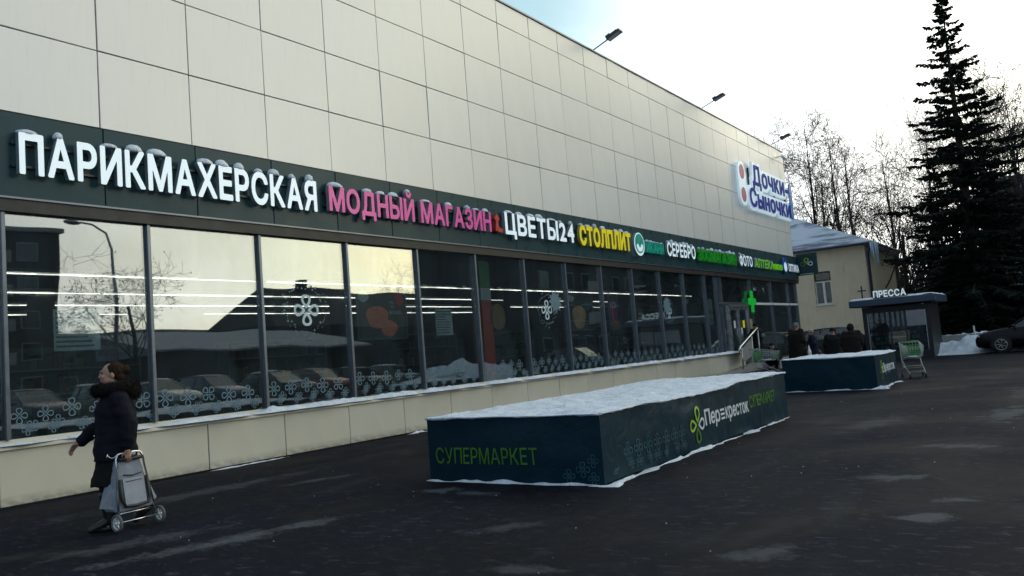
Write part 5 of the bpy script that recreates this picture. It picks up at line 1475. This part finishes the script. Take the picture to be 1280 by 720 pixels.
part('pane', MB().box(wx0 + .03, wx1 - .03, HY0 + .15, HY0 + .16, wz0 + .03, wz1 - .03), MAT['house_glass'], w)
part('sill', MB().box(wx0 - .08, wx1 + .08, HY0 - .10, HY0 + .115, wz0 - .06, wz0 - .001), MAT['plastic_white'], w)

# ------------------------------------------------------------------ cars
plain('car_black', (0.004, 0.0045, 0.007), .3, 0, spec=.25); plain('car_dark', (0.006, 0.0055, 0.006), .3, 0, spec=.3); plain('car_silver', (0.30, 0.31, 0.32), .3, .6); plain('car_white', (.6, .6, .6), .3); plain('car_red', (.25, .02, .02), .3); plain('car_blue', (.03, .05, .14), .3)
plain('head_glass', (.45, .46, .47), .1, .3); plain('lamp_amber', (.7, .3, .05), .2); plain('lamp_red', (.35, .02, .02), .25); plain('alloy', (.30, .30, .31), .3, .8); plain('underbody', (.008, .008, .008), .9)
def car_meshes():
    b = MB()
    st = [(-2.12, .66, .30, .66), (-2.08, .76, .26, .84), (-1.95, .82, .22, .93), (-1.5, .86, .2, .95), (-.7, .875, .2, .95), (.2, .875, .2, .955), (.85, .87, .2, .955), (1.05, .86, .2, .93), (1.5, .84, .2, .875), (1.85, .80, .21, .80), (2.05, .72, .24, .70), (2.14, .60, .30, .58)]
    rg = []
    for x, hw, zb, zt in st:
        h = zt - zb
        side = [(hw * .80, zb), (hw * .97, zb + .06), (hw, zb + h * .42), (hw * .985, zb + h * .66), (hw * .95, zt - .05), (hw * .86, zt), (hw * .45, zt + .022)]
        rg.append([(x, y, z) for y, z in side] + [(x, -y, z) for y, z in side[::-1]])
    b.rings(rg, 0, True)
    # roof and pillars
    ro = [(-1.75, .50, 1.36), (-1.45, .56, 1.43), (-.8, .60, 1.475), (-.1, .60, 1.465), (.18, .575, 1.43)]
    rr = []
    for x, hw, z in ro: rr.append([(x, -hw, z - .045), (x, -hw * .96, z), (x, 0, z + .02), (x, hw * .96, z), (x, hw, z - .045), (x, 0, z - .05)])
    b.rings(rr, 0, True)
    for s in (-1, 1):
        b.tube([(.98, s * .76, .93), (.56, s * .67, 1.20), (.16, s * .575, 1.42)], .035, 6, flat=.8)
        b.tube([(-.42, s * .80, .94), (-.36, s * .60, 1.44)], .045, 6, flat=.6)
        b.tube([(-2.0, s * .72, .90), (-1.86, s * .60, 1.2), (-1.68, s * .51, 1.385)], .07, 6, flat=.8)
    g = MB()
    q = lambda x, hw, z: [(x, -hw, z), (x, hw, z)]
    lo = [(-2.0, .74, .92), (-.9, .815, .945), (.3, .815, .945), (.98, .76, .93)]; hi = [(-1.70, .50, 1.385), (-.85, .585, 1.45), (-.1, .585, 1.45), (.17, .56, 1.425)]
    rg = []
    for (x, hw, z), (x2, hw2, z2) in zip(lo, hi): rg.append([(x, -hw, z), (x, hw, z), (x2, hw2, z2), (x2, -hw2, z2)])
    g.rings(rg, 0, False)
    lamps = []
    for s in (-1, 1):
        m = MB(); m.ell((1.93, s * .60, .655), (.16, .13, .075), 12, 8); lamps.append(m)
    gr = MB(); gr.box(2.06, 2.155, -.40, .40, .46, .56); gr.box(2.02, 2.10, -.5, .5, .29, .38)
    fog = [MB().ell((2.03, s * .56, .37), (.06, .07, .045), 10, 6) for s in (1, -1)]
    tail = [MB().ell((-2.02, s * .62, .80), (.08, .12, .10), 10, 6) for s in (1, -1)]
    arch = MB()
    arch.tube([(0, 0, 0), (0, .268, 0)], .37, 20)
    tyre = MB().tube([(0, -.10, 0), (0, -.085, 0), (0, .085, 0), (0, .10, 0)], [.29, .318, .318, .29], 22)
    rim = MB().tube([(0, .098, 0), (0, .106, 0)], .05, 8)
    rim.tube([(.20 * math.cos(a), .10, .20 * math.sin(a)) for a in np.linspace(0, 2 * PI, 21)], .022, 6, cap=False)
    for k in range(7):
        a = 2 * PI * k / 7; rim.tube([(.03 * math.cos(a), .10, .03 * math.sin(a)), (.20 * math.cos(a), .10, .20 * math.sin(a))], .020, 5)
    mir = [MB().ell((.80, s * .93, .99), (.06, .09, .055), 10, 6) for s in (1, -1)]
    return dict(b=b, g=g, lamps=lamps, gr=gr, fog=fog, tail=tail, arch=arch, tyre=tyre, rim=rim, mir=mir)
CM = car_meshes(); CME = {}
def car(label, loc, rz, paint, snowy=False, group=None, seed=0):
    s = thing('parked_car', label, 'car', loc, rz, group)
    if paint not in CME: CME[paint] = (CM['b'].mesh('body', MAT[paint]), [q.mesh('wing_mirror', MAT[paint]) for q in CM['mir']])
    if 'x' not in CME:
        CME['x'] = [CM['g'].mesh('windows', MAT['car_glass']), CM['lamps'][0].mesh('headlight', MAT['head_glass']), CM['lamps'][1].mesh('headlight', MAT['head_glass']), CM['gr'].mesh('grille', MAT['underbody']),
                    [q.mesh('fog_lamp', MAT['lamp_amber']) for q in CM['fog']], [q.mesh('tail_lamp', MAT['lamp_red']) for q in CM['tail']], CM['arch'].mesh('wheel_arch', MAT['underbody']), CM['tyre'].mesh('tyre', MAT['rubber']), CM['rim'].mesh('rim', MAT['alloy'])]
    x = CME['x']
    link('body', CME[paint][0], s); [link('wing_mirror', q, s) for q in CME[paint][1]]
    for nm, me in (('windows', x[0]), ('headlight', x[1]), ('headlight', x[2]), ('grille', x[3]), ('fog_lamp', x[4][0]), ('fog_lamp', x[4][1]), ('tail_lamp', x[5][0]), ('tail_lamp', x[5][1])): link(nm, me, s)
    for X in (-1.3, 1.28):
        for sy in (-1, 1):
            a_ = link('wheel_arch', x[6], s, (X, sy * .60, .33)); a_.rotation_euler = (0, 0, 0 if sy > 0 else PI)
            w = link('wheel', x[7], s, (X, sy * .775, .32)); w.rotation_euler = (0, 0, 0 if sy > 0 else PI); link('rim', x[8], w)
    if snowy:
        m = MB(); r = random.Random(seed)
        m.ell((-.75, 0, 1.47), (.85, .54, .07), 18, 6, 0, .1, seed); link('roof_snow', m.mesh('roof_snow', MAT['snow']), s)
        m = MB(); m.ell((1.45, 0, .87), (.42, .62, .06), 16, 6, 0, .15, seed + 1); link('hood_snow', m.mesh('hood_snow', MAT['snow']), s)
    return s
car('black car with alloy wheels parked in front of the snow bank at the frame edge', (-1.20, 36.9, 0), PI, 'car_black')
car('dark car parked behind the people in front of the beige house', (-9.2, 41.2, 0), math.radians(12), 'car_dark')

# ------------------------------------------------------------------ snow bank and low wall right of the kiosk
m = MB(); nx, ny = 70, 34; vs = []
for j in range(ny + 1):
    for i in range(nx + 1):
        x = -5.9 + 7.0 * i / nx; y = 36.9 + 3.8 * j / ny
        e = min(1, (i / nx) * 7, (1 - i / nx) * 5, (j / ny) * 3.2, (1 - j / ny) * 5)
        pk = .40 * math.exp(-((x + 3.75) / .75) ** 2 - ((y - 38.5) / .9) ** 2) + .28 * math.exp(-((x + 2.6) / .9) ** 2 - ((y - 38.8) / 1) ** 2) + .22 + .15 * math.exp(-((x + 5.0) / .6) ** 2 - ((y - 38.6) / 1) ** 2)
        yy = y + .25 * mnoise.noise((x * 1.2, 7, 0)) * (1 - j / ny)
        vs.append((x, yy, .004 + max(0, e) ** .8 * max(.01, pk + .13 * mnoise.noise((x * 1.8, y * 1.8, 2)) + .12 * mnoise.noise((x * 4.5, y * 4.5, 3)) + .07 * mnoise.noise((x * 12, y * 12, 5)))))
m.add(vs, [(j * (nx + 1) + i, j * (nx + 1) + i + 1, (j + 1) * (nx + 1) + i + 1, (j + 1) * (nx + 1) + i) for j in range(ny) for i in range(nx)], 0, True)
solo('snow_bank', m, MAT['snow'], 'lumpy bank of shovelled snow between the kiosk and the black car', 'snow bank')
s = thing('low_wall', 'low grey concrete wall with snow on top behind the snow bank', 'wall', (-4.2, 41.4, 0))
m = MB().cham(-6.2, -.5, 41.3, 41.65, 0, .72, .02, axis=1); part('wall_block', m, MAT['concrete'], s)
m = MB(); ridge(m, [(-6.15, 41.47, 0), (-.55, 41.47, 0)], .4, .14, 6, z0=.715); part('snow_cap', m, MAT['snow'], s)
s = thing('marker_post', 'thin grey marker post standing in the snow bank beside the black car', 'post', (-3.66, 39.85, 0))
part('post', MB().tube([(-3.66, 39.85, 0), (-3.66, 39.85, 1.08)], .035, 8), MAT['grey_steel'], s)

# ------------------------------------------------------------------ trees
t = NT('bark'); v = t.noise(t.coord((1, 1, .25)), 9, 6, .65)
t.inp('Base Color', t.ramp(v, [(.3, (.018, .014, .012)), (.7, (.055, .045, .038))])); t.inp('Roughness', .95); MAT['bark'] = t.m
t = NT('needles'); v = t.noise(t.coord(), 2.0, 5, .6)
t.inp('Base Color', t.ramp(v, [(.3, (.006, .012, .009)), (.7, (.016, .026, .020))])); t.inp('Roughness', .8); t.inp('Specular IOR Level', .2); MAT['needles'] = t.m
def bare_tree(name, H, seed, spread=.35, trunk_r=.16, first=.28, nb=16, crook=.06, minr=.0145, fork=False, depth=4, twig=1.0, seeds=False):
    """tapered trunk with limbs branching into twigs; returns trunk mesh and crown mesh"""
    r = random.Random(seed); tm = MB(); cm_ = MB()
    def grow(p, d, L, rad, lev, up):
        n = 4 if lev < 2 else 3
        pts = [p.copy()]; rs = [rad]; q = p.copy(); dd = d.copy()
        for i in range(n):
            dd = (dd + Vector((r.gauss(0, crook * 1.5), r.gauss(0, crook * 1.5), r.gauss(0, crook) + up))).normalized()
            q = q + dd * L / n; pts.append(q.copy()); rs.append(max(minr * .75, rad * (1 - .75 * (i + 1) / n)))
        cm_.tube(pts, rs, 5 if rad > .05 else (4 if rad > .03 else 3), 0, True, False)
        if seeds and lev >= 2 and r.random() < .25: cm_.ell(q, (.05, .05, .07), 4, 3)
        if lev >= depth: return
        k = r.randint(3, 5) if lev < 3 else r.randint(2, 4)
        for i in range(int(k * twig + .5)):
            t_ = r.uniform(.25, 1.0); f = t_ * n; i0 = min(n - 1, int(f)); b = pts[i0].lerp(pts[i0 + 1], f - i0)
            ax = dd.orthogonal(); ax.rotate(Matrix.Rotation(r.uniform(0, 2 * PI), 3, dd)); nd = (dd * r.uniform(.55, 1.0) + ax * r.uniform(.5, .95)).normalized()
            grow(b, nd, L * r.uniform(.45, .72), max(minr, rad * (1 - .7 * t_) * .62), lev + 1, up * .9)
    pts = []; rs = []; N = 10; q = Vector((0, 0, -.1)); lean_ = Vector((r.gauss(0, .02), r.gauss(0, .02), 1)); Ht = H * (.55 if fork else .97)
    for i in range(N + 1):
        t_ = i / N; pts.append(q.copy()); rs.append(trunk_r * (1.25 if i == 0 else 1) * (1 - (.5 if fork else .90) * t_)); lean_ = (lean_ + Vector((r.gauss(0, crook * .5), r.gauss(0, crook * .5), .1))).normalized(); q = q + lean_ * Ht / N
    tm.tube(pts, rs, 9)
    for i in range(nb):
        t_ = first + (1 - first) * ((i + r.random()) / nb); f = min(t_, .999) * N; i0 = int(f); b = pts[i0].lerp(pts[i0 + 1], f - i0)
        a = i * 2.4 + r.uniform(-.5, .5); tilt = spread * r.uniform(.7, 1.3)
        d = Vector((math.cos(a) * math.sin(tilt), math.sin(a) * math.sin(tilt), math.cos(tilt)))
        L = H * (.34 * (1 - t_ * .72) + .03) * r.uniform(.8, 1.2) * (1.5 if fork else 1)
        grow(b, d, L, max(minr, trunk_r * (1 - .88 * t_) * .5), 1, .07)
    return tm.mesh('trunk', MAT['bark']), cm_.mesh('crown', MAT['bark'])
def spruce(H, R, seed, gap=.0, z0=.8, dens=1.0):
    """trunk, and whorls of drooping boughs carrying sprays of needle twigs"""
    r = random.Random(seed); tm = MB(); tm.tube([(0, 0, -.1), (0, 0, H * .5), (0, 0, H * .985)], [H * .016, H * .010, .012], 8)
    vs, fs = [], []
    def blade(p, d, n, L, w):
        b = d.cross(n)
        b = b.normalized() if b.length > 1e-5 else Vector((1, 0, 0))
        o = len(vs); q = p + d * L * .45
        vs.extend([tuple(p), tuple(q + b * w), tuple(p + d * L), tuple(q - b * w)]); fs.append((o, o + 1, o + 2, o + 3))
    z = z0
    while z < H - .15:
        t_ = (z - z0) / (H - z0); env = R * (1 - t_) ** .82 * (1 + .16 * math.sin(z * 2.9 + seed)) + .10
        k = max(4, int((4.5 + 5.5 * (1 - t_)) * dens))
        for i in range(k):
            if r.random() < gap: continue
            a = 2 * PI * (i + r.random() * .8) / k + z * 1.7; L = env * r.uniform(.55, 1.08) * (1.32 if r.random() < .12 else 1); zz = z + r.uniform(-.34, .34)
            out_ = Vector((math.cos(a), math.sin(a), 0)); droop = .10 + .38 * (1 - t_); P = []
            for q in range(6):
                u = q / 5; P.append(out_ * L * u + Vector((0, 0, zz + L * ((.32 - .1 * (1 - t_)) * (t_) * u - droop * u * u * .9 + .30 * droop * u ** 5 * 1.6))))
            tm.tube(P[:5], [max(.012, .012 * L + .012) * (1 - .18 * q) for q in range(5)], 4, 0, True, False)
            ns = max(6, int(L * 9 * dens)); side = Vector((-out_.y, out_.x, 0))
            for j in range(ns):
                u = .12 + .88 * (j + r.random()) / ns; f = u * 5; i0 = min(4, int(f)); p = P[i0].lerp(P[i0 + 1], f - i0); dr = (P[i0 + 1] - P[i0]).normalized()
                tl = (.20 + .30 * L * .35 * (1 - u * .75)) * r.uniform(.7, 1.3)
                for s_ in (-1, 1):
                    d = (dr * r.uniform(.45, .9) + side * s_ * r.uniform(.6, 1.0) + Vector((0, 0, r.uniform(-.55, .12)))).normalized()
                    nn = Vector((r.uniform(-.5, .5), r.uniform(-.5, .5), 1)).normalized()
                    blade(p, d, nn, tl, .055 + .06 * r.random()); blade(p + d * tl * .2, (d + Vector((0, 0, -.5 * r.random()))).normalized(), side, tl * .85, .04 + .04 * r.random())
                    if r.random() < .6: blade(p, Vector((d.x * .4, d.y * .4, -1)).normalized(), out_, tl * r.uniform(.5, .9), .05)
            tip = (P[5] - P[4]).normalized(); blade(P[4], tip, Vector((0, 0, 1)), L * .26 + .12, .07); blade(P[4], tip, side, L * .26 + .12, .06)
        z += (.34 + .10 * (1 - t_)) * r.uniform(.85, 1.2)
    for j in range(14): blade(Vector((0, 0, H - .35 - j * .03)), Vector((r.uniform(-.5, .5), r.uniform(-.5, .5), 1)).normalized(), Vector((r.random(), r.random(), 0)), .4, .05)
    me = bpy.data.meshes.new('crown'); me.from_pydata(vs, [], fs); me.materials.append(MAT['needles']); me.update()
    return tm.mesh('trunk', MAT['bark']), me
def plant(name, label, cat, meshes, loc, rz=0, sc=1.0, group=None):
    s = thing(name, label, cat, loc, rz, group); s.scale = (sc, sc, sc)
    a = link('trunk', meshes[0], s); link('crown', meshes[1], s); return s
SA = spruce(18.3, 3.8, 5, .07, dens=1.12); SB = spruce(12.5, 3.6, 8, .03, .2, 1.1)
plant('spruce_tree', 'tall dark spruce with a pointed tip rising high above the kiosk', 'spruce', SA, (-3.95, 46.9, -.1))
plant('spruce_tree', 'broad dark spruce directly behind the kiosk roof, left of the tall one', 'spruce', SB, (-5.5, 49.0, -.1), 1.0, .78)
plant('spruce_tree', 'dark spruce crowding the foot of the tall spruce beside the black car', 'spruce', SB, (-2.9, 49.8, -.1), 2.3, .80)
plant('spruce_tree', 'shadowy spruce at the frame edge behind the black car', 'spruce', SB, (-.6, 47.5, -.1), 4.0, .62)
plant('spruce_tree', 'dense low spruce filling the gap behind the snow bank', 'spruce', SB, (-4.6, 46.0, -.1), 5.1, .42)
TA = bare_tree('a', 19.5, 11, .24, .25, .30, 20, .045, twig=.95); TB = bare_tree('b', 18.5, 23, .30, .26, .28, 19, .055, fork=False, twig=.95); TCm = bare_tree('c', 13.5, 37, .62, .20, .34, 11, .13, fork=True, seeds=True, depth=4); TD = bare_tree('d', 17.0, 52, .5, .24, .30, 14, .09, fork=True, depth=4)
G = 'bare trees behind the house and kiosk'
for lb, me, loc, rz, sc in [
    ('slim bare tree just right of the supermarket corner, leftmost of its row', TA, (-19.6, 70.6, 0), 0, .93), ('tall bare tree above the left part of the beige house roof', TB, (-17.6, 71.5, 0), 1.2, .99), ('bare tree with upright twin leaders above the middle of the house roof', TA, (-15.6, 72.0, 0), 2.2, .90),
    ('bare tree over the right end of the house roof', TB, (-14.1, 71.0, 0), 4.0, .88), ('thin bare tree standing farther back behind the house roof middle', TB, (-18.4, 80.0, 0), 2.9, .9),
    ('crooked bare tree with seed clusters right of the house downpipe', TCm, (-10.8, 61.0, 0), .4, .98), ('spreading bare tree between the crooked tree and the spruces', TCm, (-9.0, 64.0, 0), 2.6, 1.02), ('bare tree far behind the house icicles corner', TA, (-12.6, 78.0, 0), 3.3, .85),
    ('bare tree standing just right of the icicles, before the spruces', TD, (-10.0, 66.0, 0), 5.4, .85), ('slender bare tree rising left of the tall spruce behind the kiosk', TA, (-8.0, 69.0, 0), .9, .82), ('dark bare tree filling the gap right of the tall spruce', TB, (-4.0, 66.0, 0), 3.7, 1.0),
    ('large forked bare tree at the right edge behind the spruces', TD, (-3.2, 57.0, 0), .5, 1.0), ('leaning bare tree with thick limbs at the right frame edge', TD, (-1.6, 53.5, 0), 2.8, 1.0), ('bare tree seen through the tall spruce on its right side', TD, (-4.9, 60.5, 0), 4.4, .95), ('far bare tree behind the right edge trees', TB, (-2.6, 75.0, 0), 5.0, 1.0), ('bare tree close behind the black car roof', TD, (-.9, 50.5, 0), 1.7, .92)]:
    plant('bare_tree', lb, 'tree', me, loc, rz, sc, G)
# undergrowth under the spruces and along the lawn
m = MB(); r = random.Random(77)
for k in range(3200):
    x, y = r.uniform(-13, 3), r.uniform(52, 66)
    if x < -9.5: y += 14
    h = r.uniform(.8, 3.6); a = r.uniform(0, 2 * PI); q = Vector((x, y, 0)); d = Vector((math.cos(a) * .35, math.sin(a) * .35, 1))
    m.tube([q, q + d * h * .5, q + d * h * .8 + Vector((r.uniform(-.3, .3), r.uniform(-.3, .3), h * .2))], [.025, .018, .008], 3, 0, True, False)
solo('undergrowth', m, MAT['bark'], 'tangle of dark bare shrubs under the trees', None, kind='stuff')
m = MB(); r = random.Random(78)
for k in range(9000):
    x, y = r.uniform(-34, 14), r.uniform(100, 125); h = r.uniform(5, 13); q = Vector((x, y, 0)); a = r.uniform(0, 2 * PI); d = Vector((math.cos(a) * .15, math.sin(a) * .15, 1))
    b = q + Vector((0, 0, r.uniform(0, h * .7)))
    m.tube([b, b + d * h * .3 + Vector((math.cos(a), math.sin(a), .5)) * .8], [.06, .02], 3, 0, True, False)
solo('far_wood', m, MAT['bark'], 'distant bare wood closing the view behind the lawn', None, kind='stuff')

# ------------------------------------------------------------------ apartment blocks (one far behind the trees, the others across the street, mirrored in the shop glass)
plain('block_wall', (.20, .195, .19), .9, var=.2, scale=.8); plain('block_dark', (.045, .042, .040), .9, var=.3, scale=1.2, bump=.4, bscale=6); plain('block_blue', (.18, .22, .28), .9); plain('block_trim', (.33, .33, .32), .8)
def block(label, x0, x1, y0, y1, h, wall, face, st=2.9, wy=3.0):
    """face: '-x' or '-y' is the side towards the street; windows set into it"""
    s = thing('apartment_block', label, 'apartment block', ((x0 + x1) / 2, (y0 + y1) / 2, 0))
    part('wall', MB().box(x0, x1, y0, y1, 0, h), MAT[wall], s)
    part('roof', MB().box(x0 - .3, x1 + .3, y0 - .3, y1 + .3, h + .002, h + .35), MAT['block_trim'], s)
    fm_, gm_ = MB().box(0, .05, -.85, .85, -.8, .8), MB().box(-.03, 0, -.75, .75, -.7, .7); bm_ = MB().box(-1.0, -.001, -1.3, 1.3, -1.05, -.95).box(-1.0, -.95, -1.3, 1.3, -.948, -.05)
    if face == '-y': sw = lambda m: setattr(m, 'v', [(y, x, z) for x, y, z in m.v])
    else: sw = lambda m: None
    for q in (fm_, gm_, bm_): sw(q)
    fme, gme, bme = fm_.mesh('window', MAT['block_trim']), gm_.mesh('pane', MAT['car_glass']), bm_.mesh('balcony', MAT['block_trim'])
    n = int(((y1 - y0) if face == '-x' else (x1 - x0)) / wy); fl_ = int(h / st); cnt = 0
    for i in range(n):
        for j in range(fl_):
            u = (y0 if face == '-x' else x0) + (i + .5) * wy; z = 1.7 + j * st
            p = (x0 - .05 - (x0 + x1) / 2, u - (y0 + y1) / 2, z) if face == '-x' else (u - (x0 + x1) / 2, y0 - .05 - (y0 + y1) / 2, z)
            w = link('window', fme, s, p); link('pane', gme, w)
            if i % 3 == 1 and j: link('balcony', bme, s, p)
    return s
block('far bluish apartment block glimpsed between the trees at the right edge', -7.0, 4.0, 100, 112, 15.5, 'block_blue', '-y')
block('five storey grey block across the street mirrored in the first window', 50, 62, 8, 36.0, 15.0, 'block_dark', '-x')
block('tall dark block across the street mirrored in the right half of the windows', 15, 27, 62.5, 90, 29.0, 'block_dark', '-x')
block('lower end section of the dark block across the street, mirrored in the fifth window', 15, 27, 58, 62.4, 25.0, 'block_dark', '-x')
block('dark lower block farther along the street mirrored near the entrance', 15, 28, 101, 175, 20.0, 'block_dark', '-x')
block('long low dark building far across the street mirrored under the street lamp', 66, 74, 37, 66, 7.0, 'block_dark', '-x')
block('plain garage row across the street mirrored behind the bare tree', 44, 49, 37, 43, 4.6, 'block_dark', '-x')
s = thing('gabled_house', 'dark gabled house across the street mirrored in the second and third windows', 'house', (35, 57, 0))
part('wall', MB().box(31, 39, 44.0, 70, 0, 5.2), MAT['block_dark'], s)
m = MB(); m.add([(30.4, 43.5, 5.2), (39.6, 43.5, 5.2), (39.6, 70.6, 5.2), (30.4, 70.6, 5.2), (35, 46, 8.9), (35, 68, 8.9)], [(0, 1, 4), (1, 2, 5, 4), (2, 3, 5), (3, 0, 4, 5), (3, 2, 1, 0)]); part('roof', m, MAT['block_dark'], s)
part('chimney', MB().box(34.5, 35.2, 50, 50.8, 7.5, 9.6), MAT['block_dark'], s)
s = thing('shed_roof_building', 'low building with snowy roof across the street mirrored below the gabled house', 'building', (24, 40, 0))
part('wall', MB().box(21.5, 27, 27.5, 44, 0, 3.0), MAT['block_dark'], s)
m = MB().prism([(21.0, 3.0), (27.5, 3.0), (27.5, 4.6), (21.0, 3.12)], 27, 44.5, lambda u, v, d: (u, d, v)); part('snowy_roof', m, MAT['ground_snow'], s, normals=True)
# street lamp with a curved arm
s = thing('street_lamp', 'tall street lamp with a curved arm across the street mirrored in the first window', 'street lamp', (12, 19.6, 0))
m = MB().tube([(12, 19.6, 0), (12, 19.6, 5.6), (12, 19.55, 7.4), (12, 19.3, 8.1), (12, 18.7, 8.42), (12, 18.1, 8.45)], [.10, .08, .06, .05, .045, .04], 10); part('pole', m, MAT['grey_steel'], s)
m = MB(); m.ell((12, 17.8, 8.42), (.16, .38, .11), 14, 8); part('lamp_head', m, MAT['grey_steel'], s)
plant('bare_tree', 'bare tree across the street mirrored in the first window', 'tree', TCm, (21.5, 26.4, 0), 0, .80, 'bare trees across the street')
plant('bare_tree', 'slighter bare tree across the street mirrored left of the street lamp', 'tree', TCm, (26, 24.2, 0), 2.0, .62, 'bare trees across the street')
plant('bare_tree', 'bare tree across the street mirrored in the fourth window', 'tree', TD, (14.5, 42.0, 0), 1.0, .5, 'bare trees across the street')
cols = ['car_grey', 'car_dark', 'car_silver', 'car_blue', 'car_grey', 'car_red', 'car_dark', 'car_grey']
plain('car_grey', (.03, .03, .033), .3, .4)
names = ['grey car across the street mirrored low in the first window', 'dark snowy car second in the row across the street', 'silver car third in the row across the street', 'blue car fourth in the row across the street', 'grey snowy car fifth in the row across the street', 'red car sixth in the row across the street', 'dark car seventh in the row across the street', 'grey snowy car last in the row across the street']
for k in range(8): car(names[k], (10.5, 15.2 + k * 2.75 + (1.0 if k > 3 else 0), 0), PI if k % 2 else PI - .05, cols[k], k in (1, 4, 7), 'cars parked across the street', k)
m = MB(); vs = []
for j in range(31):
    for i in range(31):
        x, y = 5.2 + 5.5 * i / 30, 32.5 + 13 * j / 30; e = max(0, 1 - math.hypot((i - 15) / 15, (j - 15) / 15)) ** .7
        vs.append((x, y, .004 + e * (1.3 + .5 * mnoise.noise((x * .7, y * .7, 1)) + .2 * mnoise.noise((x * 2.5, y * 2.5, 1)))))
m.add(vs, [(j * 31 + i, j * 31 + i + 1, (j + 1) * 31 + i + 1, (j + 1) * 31 + i) for j in range(30) for i in range(30)], 0, True)
solo('snow_pile', m, MAT['snow'], 'big pile of cleared snow across the forecourt mirrored in the fifth window', 'snow pile')
